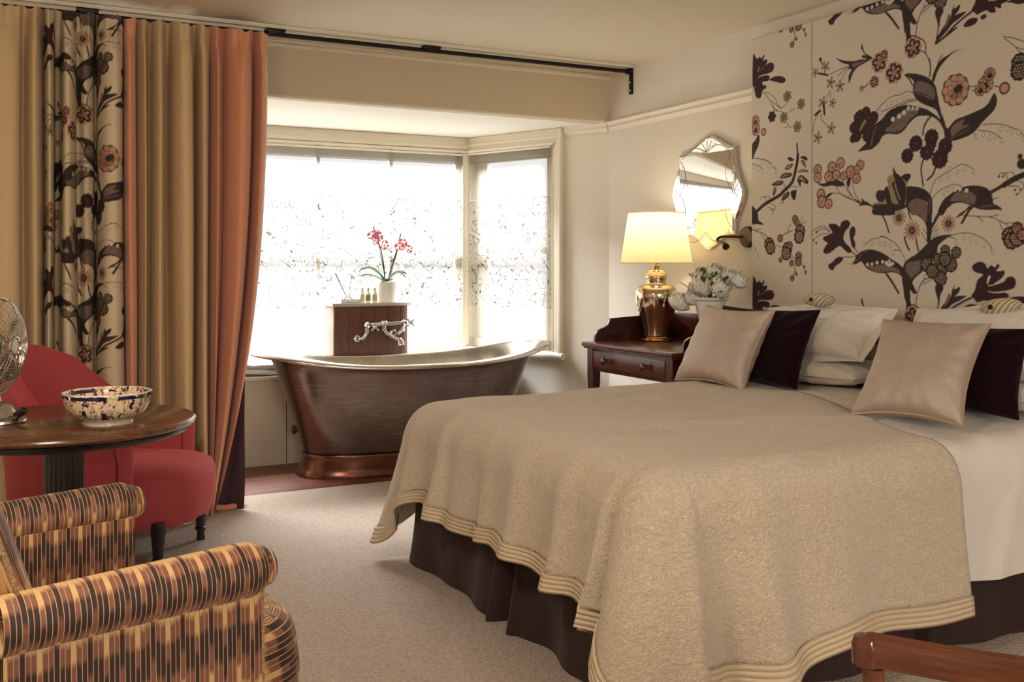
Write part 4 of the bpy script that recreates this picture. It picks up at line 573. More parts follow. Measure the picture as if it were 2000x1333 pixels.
# upholstered headboard wall panels on the right wall
def wall_panel(u0, u1, label):
    y0, y1 = 4.09-u1, 4.09-u0; z0, z1 = .30, 2.444
    t = thing('headboard_panel', label, 'wall panel', (3.6, (y0+y1)/2, z0), group='flower print wall panels behind the bed')
    MB().box(3.552, 3.599, y0+.001, y1-.001, z0, z1, .006).build('padding', 'sheetplain', t)
    st = 2.5; nu = int((u1-u0)*1000/st)+1; nz = int((z1-max(z0, .45))*1000/st)+1
    uu = np.linspace(u0, u1, nu)[:, None]*np.ones((1, nz)); zz = np.ones((nu, 1))*np.linspace(.45, z1, nz)[None, :]
    e = np.minimum(np.minimum(uu-u0, u1-uu), z1-zz); r = .012; d = np.clip(r-e, 0, r); dep = r-np.sqrt(np.maximum(r*r-d*d, 0))
    pad = .004*np.sin(zz*3)
    color_grid('print_cover', 3.540+dep*1.2-pad*0, 4.09-uu, zz, print_at(uu*1000, zz*1000), ['print'], t)
M['sheetplain'] = mat('panel_edge_linen', srgb(222, 212, 194), .9)
wall_panel(0, .434, 'narrow upholstered wall panel with dark flower print, between mirror and bed panel')
wall_panel(.437, 2.19, 'wide upholstered wall panel with large dark flower print above the bed pillows')

# ------------------------------------------------------------------ curtain pole, curtains, blinds
PY, PZ = 5.276, 2.470
pole = thing('curtain_pole', 'slim black iron curtain pole running under the ceiling beam to the right wall', 'curtain pole', (1.2, PY, PZ))
MB().tube([(XL+.02, PY, PZ-.004), (3.585, PY, PZ+.008)], .0125, 12).build('rod', 'iron', pole)
for x in (-.95, .42, 1.335, 2.225):
    mb = MB(); mb.box(x-.05, x+.05, PY-.032, PY+.032, CZ-.036, CZ-.019, .004).box(x-.035, x+.035, PY-.02, PY+.02, CZ-.042, CZ-.034, .002)
    for a in (-.034, .034): mb.lathe([(0, 0), (.006, 0), (.006, -.004), (0, -.006)], (x+a, PY, CZ-.036), 8)
    mb.tube([(x, PY, CZ-.04), (x, PY, PZ)], .007, 8); mb.build('ceiling_bracket', 'iron', pole)
mb = MB().box(3.588, 3.599, PY-.016, PY+.016, PZ-.135, PZ+.035, .002).tube([(3.56, PY, PZ+.008), (3.59, PY, PZ+.008)], .019, 12)
eb = mb.build('end_bracket', 'iron', pole)
for z in (-.06, -.11): MB().sphere((3.587, PY, PZ+z), .005, 8, 6).build('screw', 'chrome', eb)

KA = [(-.60, .05), (-.55, -.05), (-.48, .05), (-.43, -.05), (-.36, .05), (-.31, -.05), (-.25, .05), (-.21, -.03), (-.185, .05), (-.137, -.05), (-.083, .05), (-.032, -.05), (.0, .03), (.053, .055), (.117, .04), (.141, -.05), (.176, .04), (.207, .02), (.228, -.06)]
KF = [(.228, -.06), (.234, 0), (.245, .05), (.267, .02), (.282, -.06), (.304, -.05), (.312, .05), (.336, .06), (.361, .02), (.38, -.03), (.408, .0), (.444, -.02), (.462, -.06), (.47, 0), (.496, .05), (.541, .06), (.576, .02), (.588, -.045)]
KC = [(.588, -.045), (.592, .03), (.606, .05), (.633, .02), (.648, -.05)]
KB = [(.648, -.05), (.666, 0), (.683, .02), (.703, -.05), (.722, -.06), (.728, .03), (.743, .06), (.768, .02), (.79, -.06), (.81, -.06), (.817, .02), (.851, .07), (.898, .04), (.922, -.06), (.938, -.05), (.943, .04), (.962, .05), (.991, 0), (1.008, -.05)]
KO = [(1.008, -.05), (1.017, 0), (1.032, .04), (1.074, -.05), (1.088, .02), (1.137, .07), (1.198, .03), (1.229, -.06), (1.237, 0), (1.246, .05), (1.275, .03), (1.297, -.01)]
CT = 2.478
def curtain_pt(x, d, z, back=0):
    """x, fold depth d -> point of the hanging cloth; t runs from heading to hem"""
    t = 1-z/CT; q = sm(.0, .10, t)
    dd = d*1.6*(lerp(.55, 1, q))*(1+.12*t)+back
    sw = max(0, (x-.965)/.33); xx = x-.305*sw*t**2.6
    xx += .008*sin(3.1*x*9+t*5)*t; yb = lerp(0, -.05, t)
    dd += .006*noise.noise(Vector((x*14, t*3, 1)))*q+.036*noise.noise(Vector((x*34, t*9, 4)))*(1-sm(0, .14, t))-.016*math.exp(-((t-.035)/.012)**2)
    zz = z+(.010*(-d/.06)+.016*noise.noise(Vector((x*26, 0, 0))))*(1-q)
    return xx*.985, 5.188-dd+yb, 1.25+(zz-1.25)*.985-.002
def curtain_part(name, K, material, parent, nz=120, k=7, z0=.016, back=0, prt=None):
    C = cr(K, k); n = len(C)
    s = [0]
    for a, b in zip(C, C[1:]): s.append(s[-1]+math.hypot(b[0]-a[0], b[1]-a[1]))
    if prt:   # printed cloth: dense
        nn = int(s[-1]/.0028); ss = np.linspace(0, s[-1], nn); cx = np.interp(ss, s, [c[0] for c in C]); cd_ = np.interp(ss, s, [c[1] for c in C])
        zz = np.linspace(z0, CT, 560); X_ = np.empty((nn, 560)); Y_ = X_.copy(); Z_ = X_.copy()
        for i in range(nn):
            for j in range(560): X_[i, j], Y_[i, j], Z_[i, j] = curtain_pt(cx[i], cd_[i], zz[j], back)
        U = (prt[0]+ss*1000)[:, None]*np.ones((1, 560)); V = np.ones((nn, 1))*((zz*1000+prt[1]-PZ0-100) % 1163+PZ0+100)[None, :]
        return color_grid(name, X_, Y_, Z_, print_at(U, V), [material], parent)
    def zf(v): return lerp(z0, CT, v**.8)
    mb = MB(); mb.grid(lambda u, v: curtain_pt(*C[int(round(u*(n-1)))], zf(v), back), n-1, nz)
    return mb.build(name, material, parent, auto=0)
ca = thing('curtain', 'long beige linen curtain with a broad flower print stripe and coral edge behind the fan', 'curtain', (.1, 5.285, .012), group='long curtains on the black pole')
curtain_part('plain_panel', KA, 'linen', ca); curtain_part('print_panel', KF, 'printc', ca, prt=(505, 210)); curtain_part('coral_edge', KC, 'coral', ca)
cb = thing('curtain', 'long beige curtain with wide coral leading edge and plum lining beside the bathtub', 'curtain', (.97, 5.285, .012), group='long curtains on the black pole')
curtain_part('plain_panel', KB, 'linen', cb); curtain_part('coral_edge', KO, 'coral', cb)
def lining(u, v):
    z = lerp(.016, 2.44, v); t = 1-z/CT
    xr = curtain_pt(1.285, 0, z)[0]+.015+.165*max(0, (t-.66)/.34)**1.15
    xl = min(xr-.02, .93); x = lerp(xl, xr, u)
    return (x*.99, 5.30-.09*sm(.8, 1, t)*u-.05*t+.012*sin(u*9+t*2), z)
MB().grid(lining, 24, 60).build('lining', 'lining', cb, auto=0)
# turned hem lying on the carpet
mb = MB()
pts_ = [(.90, 5.215), (.97, 5.19), (1.04, 5.175), (1.10, 5.19), (1.155, 5.235), (1.165, 5.29), (1.14, 5.33)]
P_ = cr([(x, y, 0) for x, y in pts_], 5)
mb.grid(lambda u, v: (P_[int(round(u*(len(P_)-1)))][0], P_[int(round(u*(len(P_)-1)))][1]+.028*sin(v*PI*2)*(.8+.3*sin(u*14)), .030+.016*cos(v*PI*2)+.006*sin(u*11)), len(P_)-1, 10, cv=True, capv=False)
mb.build('turned_hem', 'coral', cb, auto=0)
mb = MB(); mb.grid(lambda u, v: (lerp(.93, 1.15, u), lerp(5.215, 5.34, v)+.015*sin(u*7), .047+.006*sin(u*13+v*4)), 20, 6); mb.build('hem_facing', 'lining', cb, auto=0)

# sheer blinds: doubled heading, plain upper, embroidered band, doubled lower hem
def blind(label, P, name='sheer_blind', zb0=.645, cat='blind', zt=2.065, z1=1.726, z2=.958, L=1):
    t = thing(name, label, cat, P(.5, 0, zt), group='sheer white blinds at the bay windows')
    def part(nm, za, zb, m_, nu=60, nv=6, off=0):
        def f(u, v):
            z = lerp(za, zb, v); return P(u, off+.002*sin(u*L*23)+.003*noise.noise(Vector((u*L*6, z*2, 3))), z)
        MB().grid(f, nu, nv, uvf=lambda u, v: (u*L, lerp(za, zb, v), 0)).build(nm, m_, t, auto=0)
    part('heading', zt-.075, zt, 'sheerhem'); part('upper_cloth', z1, zt-.07, 'sheer', 60, 14); part('embroidered_band', z2, z1, 'sheerband', 60, 14); part('lower_cloth', zb0+.06, z2, 'sheer'); part('bottom_hem', zb0, zb0+.062, 'sheerhem')
    MB().tube([P(.003, .006, zt-.004), P(.997, .006, zt-.004)], .007, 8).build('headrail', 'trim', t)
    MB().tube([P(0.002, .004, z1), P(.998, .004, z1)], .0018, 6).build('seam', 'etch_thread', t)
M['etch_thread'] = mat('linen_thread', srgb(170, 158, 138), .9)
blind('wide sheer white blind with embroidered band in the front bay window', lambda u, d, z: (lerp(-.42, 3.068, u), WY-.038-d, z), L=3.48)
def PB(u, d, z): q = T2 @ Vector((lerp(.035, o1-.004, u), .034+d, z)); return tuple(q)
blind('narrow sheer white blind with embroidered band in the angled bay window', PB, zb0=.672, L=.75, zt=2.07)

# ------------------------------------------------------------------ bed
BY0, BY1 = 2.215, 3.915           # near and far sides
bed = thing('bed', 'wide divan bed with dark brown pleated valance below the cream coverlet', 'bed', (2.55, 3.1, .012))
MB().box(1.66, 3.50, BY0+.10, BY1-.08, .05, .34, .02).build('divan_base', 'valance', bed)
MB().box(1.66, 3.52, BY0+.09, BY1-.07, .34, .62, .06).build('mattress', 'sheet', bed)
def skirt(name, A, B, nrm, pleats, amp=.012):
    A, B = Vector(A), Vector(B); L = (B-A).length; d = (B-A).normalized(); n_ = Vector(nrm)
    def f(u, v):
        s = u*L; z = lerp(.016, .37, v); t = 1-v
        o = amp*(.3+t)*(sin(s*9+1)+.6*sin(s*21)+.5*noise.noise(Vector((s*5, t, 2))))
        sx_ = s
        for c, w in pleats:
            o -= .07*math.exp(-((s-c)/w)**4)*(.25+.75*t); o += .03*(gs(s, c-w*1.25, w*.4)+gs(s, c+w*1.25, w*.4))*(.2+t); o += .022*math.sin((s-c)*60)*math.exp(-((s-c)/w)**2)*t
        o += .025*t*t
        return tuple(A+d*sx_+n_*o+Vector((0, 0, z)))
    MB().grid(f, int(L*90), 10).build(name, 'valance', bed, auto=0)
skirt('valance', (1.595, BY1+.01, 0), (1.595, BY0, 0), (-1, 0, 0), [(.86, .055)])
skirt('valance', (1.595, BY0+.03, 0), (3.50, BY0+.03, 0), (0, -1, 0), [(1.02, .05)])
skirt('valance', (3.50, BY1-.04, 0), (1.595, BY1-.02, 0), (0, 1, 0), [(.9, .05)])

def drape(x0, y0, y1, xh_far, xh_near, ztop, ro, rd, hem, folds, topf, flare, nt=14, nfan=16, seg=.018, cornerL=None, fk=.5):
    """bed cloth: flat top with rounded edges hanging on three sides; returns MB and border MB"""
    path = []   # (side, base point, outward normal, s)
    s = 0
    def xhead(y): return lerp(xh_near, xh_far, sm(y0-.1, y1-.55, y))
    n1 = n3 = int((xh_far-x0)/.022); n2 = int((y1-y0)/seg); xh_n = xhead(y0)
    for i in range(n1): path.append((lerp(xh_far, x0, i/n1), y1, PI/2, 'far'))
    for i in range(nfan): path.append((x0, y1, PI/2+PI/2*i/nfan, 'cf'))
    for i in range(n2): path.append((x0, lerp(y1, y0, i/n2), PI, 'foot'))
    for i in range(nfan): path.append((x0, y0, PI+PI/2*i/nfan, 'cn'))
    for i in range(n3+1): path.append((lerp(x0, xh_n, i/n3), y0, 1.5*PI, 'near'))
    mb = MB()
    # top
    X0_ = lambda u, y: lerp(x0, xhead(y), u)
    def top(u, v): y = lerp(y1, y0, v); x = X0_(u, y); return (x, y, topf(x, y))
    nu = int((xh_far-x0)/.022); nv = n2
    mb.grid(top, nu, nv)
    # sides
    def side(i, t):
        bx, by, a, kind = path[i]; n_ = Vector((cos(a), sin(a), 0))
        H_ = hem(bx, by, a, kind); zt_ = topf(bx, by); L_ = zt_-H_
        q = rd/L_          # rounding takes the first part
        if t < q*1.25: ph = t/(q*1.25)*PI/2; off = ro*sin(ph); dz = rd*(1-cos(ph))**1.25
        else: w = (t-q*1.25)/(1-q*1.25); off = ro+flare*w; dz = rd+(L_-rd)*w
        fo = folds(bx, by, a, kind, t)
        if kind == 'far': off *= 1-fk*sm(1.9, 2.7, bx); fo *= 1-.8*sm(1.9, 2.7, bx)
        return tuple(Vector((bx, by, 0))+n_*(off+fo)+Vector((0, 0, zt_-dz)))
    return mb, path, side
def top_z(x, y):
    z = .683+.016*sin(PI*(y-2.2)/1.8)
    z += .010*noise.noise(Vector((x*2.2, y*2.2, 0)))+.006*noise.noise(Vector((x*6, y*4, 2)))
    z += .009*gs(y-.25*(x-2), 3.35, .05)*sm(1.7, 2, x)*(1-sm(2.6, 3, x))+.007*gs(y+.3*(x-2), 2.9, .06)*sm(1.8, 2.2, x)
    z += .008*gs(y-.1*x, 3.45, .04)*sm(1.9, 2.3, x); z += .03*sm(2.9, 3.5, x)+.018*sm(1.9, 2.8, x)*sm(2.3, 3.2, y)
    return z
RID = [(3.80, .045, .045), (3.50, .05, .04), (3.13, .03, .05), (2.88, .03, .045), (2.60, .055, .05), (2.34, .045, .045)]
def cov_folds(x, y, a, k, t):
    q = t**1.25; o = 0
    if k == 'foot':
        for c, am, w in RID: yy = c+.05*(1-t); o += am*q*(gs(y, yy, w)-.35*gs(y, yy-w*2.1, w*1.1))
        o += .02*q*sin(y*13+1)
    if k in ('cn', 'cf'):
        d = (a-(PI if k == 'cn' else PI/2))/(PI/2)
        o += (.17 if k == 'cn' else .14)*q*math.exp(-((d-.5)/.3)**2)
        if k == 'cn': o += .05*q*sin(d*PI*2.5)
    if k == 'near':
        o += .06*q*gs(x, 1.93, .07)-.03*q*gs(x, 1.80, .05)+.012*q*sin(x*7)+.03*q*gs(x, 2.2, .12)
    if k == 'far': o += .03*q*sin(x*12)
    if k == 'foot': o += .05*q*gs(y, 2.33, .05)
    return o+.008*q*noise.noise(Vector((x*5, y*5, t*3)))
def cov_hem(x, y, a, k):
    if k == 'foot': return .295+.012*sin(y*9)-.10*gs(y, 3.88, .07)-.06*gs(y, 2.33, .06)
    if k == 'near': return lerp(.09, .15, sm(1.7, 2.3, x))+.012*sin(x*9)
    if k == 'far': return .24
    d = (a-(PI if k == 'cn' else PI/2))/(PI/2)
    if k == 'cn': return lerp(.235, .10, sm(0, 1, d))-.12*math.sin(PI*d)
    return lerp(.24, .195, sm(0, 1, d))-.14*math.sin(PI*d)
mbt, path, side = drape(1.70, 2.34, 3.84, 3.02, 2.745, .69, .165, .17, cov_hem, cov_folds, top_z, .035)
cov = thing('coverlet', 'cream quilted coverlet with stitched border draped over the foot of the bed', 'coverlet', (2.1, 3.1, .70))
NP = len(path)
mbt.grid(lambda u, v: side(int(round(u*(NP-1))), v*.90), NP-1, 30)
body = mbt.build('quilted_body', 'coverlet', cov, weld=.0015, auto=0)
sd = body.modifiers.new('thickness', 'SOLIDIFY'); sd.thickness = .007; sd.offset = -1
mb = MB().grid(lambda u, v: side(int(round(u*(NP-1))), .895+v*.105), NP-1, 8, uvf=lambda u, v: (u*6, v, 0))
bo = mb.build('stitched_border', 'border', cov, auto=0); sd = bo.modifiers.new('thickness', 'SOLIDIFY'); sd.thickness = .009; sd.offset = -1
# duvet under it
def duv_z(x, y):
    z = top_z(x, y)-.022; k = sm(2.68, 3.0, x)
    z += k*(.012*noise.noise(Vector((x*5, y*3, 5)))+.012*gs(x-.18*y, 2.43, .03)+.008*gs(x-.1*y, 2.78, .025))
    return z
def duv_folds(x, y, a, k, t):
    q = t**1.1
    if k == 'near': return q*(.015*sin(x*6+t*2)+.02*noise.noise(Vector((x*4, t*2.4, 7)))-.012*gs(x-.25*t, 2.95, .05)+.014*gs(x+.3*t, 3.22, .05))
    return .004*q*sin(x*9+y*9)
def duv_hem(x, y, a, k): return {'near': .235+.01*sin(x*8), 'foot': .36, 'far': .36}.get(k, lerp(.36, .24, .5))
mbt, path2, side2 = drape(1.76, 2.34, 3.82, 3.46, 3.46, .67, .115, .15, duv_hem, duv_folds, duv_z, .03)
dv = thing('duvet', 'white cotton duvet showing between the coverlet and the pillows', 'duvet', (2.6, 3.1, .66))
NP2 = len(path2); mbt.grid(lambda u, v: side2(int(round(u*(NP2-1))), v*.97), NP2-1, 24)
db = mbt.build('cover', 'sheet', dv, weld=.0015, auto=0)
mb = MB().grid(lambda u, v: side2(int(round(u*(NP2-1))), .965+v*.035), NP2-1, 3); mb.build('hem', 'sheet', dv, auto=0)

# ---- cushions and pillows
def cushion(name, label, cat, loc, w, h, t, rot, material, group=None, pipe=None, dog=.10, seed=0, flange=0, parts=('front', 'back'), wr=.003, sag=0):
    e = thing(name, label, cat, loc, rot, group, world=False)
    def out(u, v):
        x = w/2*u*(1-dog*(1-v*v)*abs(u)**1.5); z = h/2*v*(1-dog*(1-u*u)*abs(v)**1.5)
        z -= sag*(1-u*u)*(v > 0)*v
        return x, z+h/2
    def surf(sgn):
        def f(a, b):
            u, v = -cos(a*PI), -cos(b*PI); x, z = out(u, v)
            th = (max(0, 1-u*u)*max(0, 1-v*v))**.36*t/2
            th *= 1+.12*noise.noise(Vector((u*1.6+seed, v*1.6, sgn)))
            th += wr*noise.noise(Vector((u*4+seed*3, v*2.2+u*2, sgn*2)))*(1-u*u)*(1-v*v)*1.6
            ed = max(abs(u), abs(v)); th += wr*.9*sin(math.atan2(v, u)*18+seed)*sm(.5, .85, ed)*(1-sm(.9, 1, ed))
            return (x, -sgn*max(0, th), z)
        return f
    for sgn, nm in zip((1, -1), parts):
        MB().grid(surf(sgn), 44, 44).build(nm, material, e, org=(0, 0, 0), auto=0)
    for o in list(e.children): o.location = (0, 0, 0)
    if pipe:
        pr = [out(u, -1) for u in np.linspace(-1, 1, 24)[:-1]]+[out(1, v) for v in np.linspace(-1, 1, 24)[:-1]]+[out(u, 1) for u in np.linspace(1, -1, 24)[:-1]]+[out(-1, v) for v in np.linspace(1, -1, 24)[:-1]]
        o = MB().tube([(x, 0, z) for x, z in pr], .0055, 8, closed=True).build('piping', pipe, e, org=(0, 0, 0))
    if flange:
        def fl(a, b):
            m_ = 96; i = a*4; s_ = int(i) % 4; q = -1+2*(i-int(i))
            x, z = [out(q, -1), out(1, q), out(-q, 1), out(-1, -q)][s_] if a < 1 else out(-1, -1)
            cx_, cz_ = x, z-h/2; r = 1+b*flange/math.hypot(cx_, cz_)
            return (cx_*r, .004*sin(a*45+seed)*b+.006*b*sin(a*19), cz_*r+h/2)
        MB().grid(fl, 96, 4).build('flange', material, e, org=(0, 0, 0), auto=0)
    return e
D = math.radians
GG = 'metallic champagne scatter cushions'; VG = 'dark velvet cushions on the bed'
cushion('scatter_cushion', 'champagne metallic cushion at the window side of the bed, below the white flowers', 'cushion', (2.902, 3.645, .705), .43, .40, .165, (-D(29), D(1.5), D(-84)), 'gold_fab', GG, 'gold_pipe', seed=1, dog=.13)
cushion('scatter_cushion', 'champagne metallic cushion nearest the camera, standing on the white duvet', 'cushion', (2.868, 2.505, .705), .39, .45, .175, (-D(42), D(.5), D(-69)), 'gold_fab', GG, 'gold_pipe', seed=2, dog=.13)
cushion('velvet_cushion', 'dark aubergine velvet cushion behind the window side champagne cushion', 'cushion', (3.065, 3.575, .715), .60, .375, .11, (-D(24), D(0), D(-85)), 'velvet', VG, seed=3, wr=.006)
cushion('velvet_cushion', 'dark aubergine velvet cushion behind the nearest champagne cushion, cut by the frame', 'cushion', (3.115, 2.565, .715), .57, .35, .11, (-D(26), D(1), D(-75)), 'velvet', VG, seed=4, wr=.006)
PG = 'white bed pillows'
cushion('pillow', 'white pillow lying flat under the upright pillow at the window side', 'pillow', (3.20, 3.44, .77), .76, .29, .12, (-D(84), 0, D(-90)), 'pillowcase', PG, seed=5, flange=.03, dog=.05)
cushion('pillow', 'white oxford pillow leaning on the wall panel at the window side', 'pillow', (3.275, 3.47, .845), .76, .27, .16, (-D(42), D(-1), D(-92)), 'pillowcase', PG, seed=6, flange=.045, dog=.05, sag=.0)
cushion('pillow', 'white pillow lying flat under the upright pillow nearest the camera', 'pillow', (3.24, 2.52, .77), .76, .26, .12, (-D(84), 0, D(-90)), 'pillowcase', PG, seed=7, flange=.03, dog=.05)
cushion('pillow', 'white oxford pillow leaning on the wall panel at the right edge of the photo', 'pillow', (3.30, 2.57, .845), .76, .29, .16, (-D(38), D(-2), D(-92)), 'pillowcase', PG, seed=8, flange=.045, dog=.05, sag=.0)
# ribbed knitted pouches on the pillows
def pouch(loc, rot, label):
    e = thing('knitted_pouch', label, 'pouch', loc, rot, 'ribbed knitted pouches on the pillows', world=False)
    def f(u, v):
        a = 2*PI*u; b = PI*(v-.5); r = abs(cos(b))**.7
        x = .075*sin(b); y = .034*r*cos(a); z = .033*r*sin(a); return (x+.008*sin(a), y, z+.033)
    MB().grid(f, 36, 28, cu=True, uvf=lambda u, v: (v*.5*2, u, 0)).build('knit_body', 'knit', e, org=(0, 0, 0), auto=0)
    MB().lathe([(0, 0), (.009, 0), (.010, .003), (0, .005)], (-.02, -.034, .034), 14, T=Matrix.Rotation(PI/2, 3, 'X')).build('button', 'black', e, org=(0, 0, 0))
pouch((3.37, 3.43, 1.062), (D(0), D(4), D(-78)), 'cream ribbed knitted pouch with dark button on the window side pillow')
pouch((3.41, 2.525, 1.062), (D(0), D(-4), D(-82)), 'cream ribbed knitted pouch with dark button on the pillow at the right edge')

# ------------------------------------------------------------------ bathtub in the bay
TX, TY = 2.325, 5.895
tub = thing('bathtub', 'freestanding aged copper bathtub with raised ends and a tinned rim in the bay', 'bathtub', (TX, TY, 0))
def trim_z(ph): return .655+.100*abs(cos(ph))**2.4
def sup(ph, a, b, e=2.35):
    c_, s_ = cos(ph), sin(ph); return a*math.copysign(abs(c_)**(2/e), c_), b*math.copysign(abs(s_)**(2/e), s_)
KAA = [(0, .655), (.25, .705), (.5, .755), (.72, .80), (.88, .835), (.96, .862), (1, .885)]
KBB = [(0, .262), (.25, .285), (.5, .305), (.72, .322), (.88, .336), (.96, .346), (1, .356)]
def shell(off, zb, zoff=0):
    def f(u, v):
        ph = 2*PI*u; zt_ = trim_z(ph)-.012+zoff; z = lerp(zb, zt_, v); t = (z-.13)/(zt_-.13) if off == 0 else max(0, (z-.13)/(zt_-.13))
        a, b = interp(t, KAA)-off, interp(t, KBB)-off; x, y = sup(ph, a, b); return (TX+x, TY+y, z)
    return f
MB().grid(shell(0, .13), 112, 26, cu=True).build('outer_shell', 'copper', tub, auto=0)
mb = MB().grid(shell(.012, .19, .014), 96, 20, cu=True)
mb.grid(lambda u, v: (TX+sup(2*PI*u, .64*v, .245*v)[0], TY+sup(2*PI*u, .64*v, .245*v)[1], .19-.012*(1-v*v)), 96, 6, cu=True)
ln = mb.build('tinned_lining', 'tin', tub, auto=0, weld=.002)
MB().lathe([(0, 0), (.028, 0), (.028, .006), (.02, .006), (0, .003)], (TX+.1, TY, .186), 20).build('drain', 'chrome', ln)
PR = [(-.014, -.004), (-.010, .006), (.0, .011), (.02, .013), (.042, .011), (.056, .004), (.060, -.006), (.054, -.015), (.042, -.018), (.036, -.012), (.02, -.006), (.0, -.014)]
def rimf(u, v):
    ph = 2*PI*u; k = int(round(v*len(PR))) % len(PR); o, z = PR[k]
    w = 1+.75*abs(cos(ph))**3; x, y = sup(ph, .885+o*w, .356+o*.85); return (TX+x, TY+y, trim_z(ph)+z-.012*abs(cos(ph))**4*(o > .03))
MB().grid(rimf, 120, len(PR), cu=True, cv=True).build('rolled_rim', 'nickel', tub, auto=60)
def plinth(u, v):
    z = v*.135; k = interp(v, [(0, 1.0), (.12, 1.0), (.3, .975), (.8, .95), (.93, .955), (1, .945)]); x, y = sup(2*PI*u, .70*k, .30*k); return (TX+x, TY+y, z)
MB().grid(plinth, 96, 12, cu=True).build('plinth', 'copperbase', tub, auto=0)
MB().lathe([(0, 0), (.03, 0), (.03, .012), (.02, .018), (0, .018)], (TX-.70, TY+.05, .27), 16, T=Matrix.Rotation(-PI/2, 3, 'Y')).build('overflow', 'black', tub)
# ------------------------------------------------------------------ tap box on the window seat
bxm = thing('tap_box', 'dark stained wooden box carrying the bath taps behind the bathtub', 'box', (2.25, 6.40, .56))
mb = MB()
def bf(x, y, d): return (x, y, .56+d)
pl = [(1.985, 6.50), (1.985, 6.305), (2.38, 6.305), (2.46, 6.315), (2.50, 6.34), (2.518, 6.38), (2.52, 6.50)]
mb.prism(pl, bf, .425); mb.build('carcass', 'boxwood', bxm, auto=50)
mb = MB()
for x in (2.08, 2.17, 2.26, 2.35, 2.44): mb.box(x-.001, x+.001, 6.3035, 6.3052, .565, .98)
mb.build('board_joint', 'ebon', bxm, smooth=False); MB().box(1.977, 1.985, 6.31, 6.50, .56, .98, .002).build('side_board', 'boxside', bxm)
tp = [(1.965, 6.515), (1.965, 6.285), (2.39, 6.285), (2.475, 6.296), (2.525, 6.325), (2.545, 6.37), (2.545, 6.515)]
MB().prism(tp, lambda x, y, d: (x, y, .986+d), .020).build('marble_top', 'marble', bxm, auto=50)
# taps
tap = thing('bath_mixer_tap', 'polished chrome bath mixer with two cross handles on the dark box', 'tap', (2.30, 6.30, .865))
yb = 6.304; yt = yb-.060; Rm = Matrix.Rotation(PI/2, 3, 'X')
mb = MB(); mb.tube([(2.185, yt, 0.865), (2.435, yt, 0.873)], .0135, 12).sphere((2.30, yt, 0.875), (.030, .018, .018), 16, 10)
for x, z in ((2.185, 0.865), (2.435, 0.873)): mb.sphere((x, yt, z), .021, 16, 10).lathe([(0, 0), (.017, 0), (.021, .006), (.017, .012), (.021, .018), (.016, .028), (0, .03)], (x, yt, z), 16, T=Matrix.Rotation(PI/2, 3, 'X'))
body = mb.build('mixer_body', 'chrome', tap)
for x0, z0, x1, z1 in ((2.185, 0.865, 2.135, 0.775), (2.435, 0.873, 2.385, 0.805)):
    mb = MB(); mb.tube([(x0, yt, z0-.01), (x0-.004, yt, z0-.045), (x0-.012, yt+.004, z1+.02), (x1+.02, yt+.015, z1), (x1, yt+.045, z1), (x1, yb, z1)], .0125, 12)
    mb.tube([(x0-.003, yt, z0-.035), (x0-.006, yt, z0-.055)], .0155, 6).lathe([(0, 0), (.026, 0), (.024, -.008), (.012, -.016), (0, -.016)], (x1, yb-.001, z1), 20, T=Matrix.Rotation(-PI/2, 3, 'X') @ Matrix.Scale(1, 3))
    mb.lathe([(0, 0), (.026, 0), (.025, .008), (.012, .016), (0, .018)], (x1, yb-.0005, z1), 20, T=Rm); mb.build('wall_union', 'chrome', tap)
mb = MB(); mb.tube([(2.30, yt, 0.860), (2.30, yt, 0.825)], .015, 12).tube([(2.30, yt, 0.830), (2.315, yt-.02, 0.805), (2.345, yt-.05, 0.780), (2.375, yt-.085, 0.766)], .0125, 12)
mb.tube([(2.376, yt-.082, 0.772), (2.382, yt-.09, 0.758), (2.384, yt-.093, 0.732)], [.016, .020, .023], 14); mb.build('spout', 'chrome', tap)
for x, z in ((2.225, 0.853), (2.476, 0.875)):
    h_ = MB(); c_ = Vector((x, yt-.036, z)); h_.lathe([(0, 0), (.009, 0), (.010, .018), (.014, .022), (.013, .030), (0, .033)], tuple(c_+Vector((0, .03, 0))), 14, T=Rm)
    for k in range(4):
        a = PI/4+k*PI/2; d = Vector((cos(a), 0, sin(a))); h_.tube([c_+d*.005, c_+d*.026],   .0045, 8).sphere(tuple(c_+d*.028), .0075, 10, 8)
    h_.build('cross_handle', 'whitecer' if False else 'chrome', tap)
# ------------------------------------------------------------------ nightstand (washstand with a gallery)
NX0, NX1, NY0, NY1, NZ = 2.925, 3.535, 3.94, 4.745, .83
ns = thing('washstand', 'dark mahogany washstand with gallery and one knobbed drawer used as bedside table', 'washstand', ((NX0+NX1)/2, (NY0+NY1)/2, .012))
mb = MB().box(NX0-.015, NX1, NY0-.012, NY1+.015, NZ-.024, NZ, .006).box(NX0-.006, NX1, NY0-.004, NY1+.006, NZ-.034, NZ-.022, .004); mb.build('tabletop', 'mahog', ns)
MB().box(NX0+.02, NX1-.01, NY0+.015, NY1-.015, NZ-.155, NZ-.033, .002).build('apron', 'mahogx', ns)
dr = MB().box(NX0+.008, NX0+.022, NY0+.075, NY1-.075, NZ-.133, NZ-.045, .003).build('drawer', 'mahog', ns)
for y in (NY0+.22, NY1-.22): MB().lathe([(0, 0), (.014, 0), (.010, .006), (.009, .014), (.019, .022), (.022, .030), (.017, .038), (0, .042)], (NX0+.008, y, NZ-.089), 20, T=Matrix.Rotation(-PI/2, 3, 'Y')).build('knob', 'ironleg', dr)
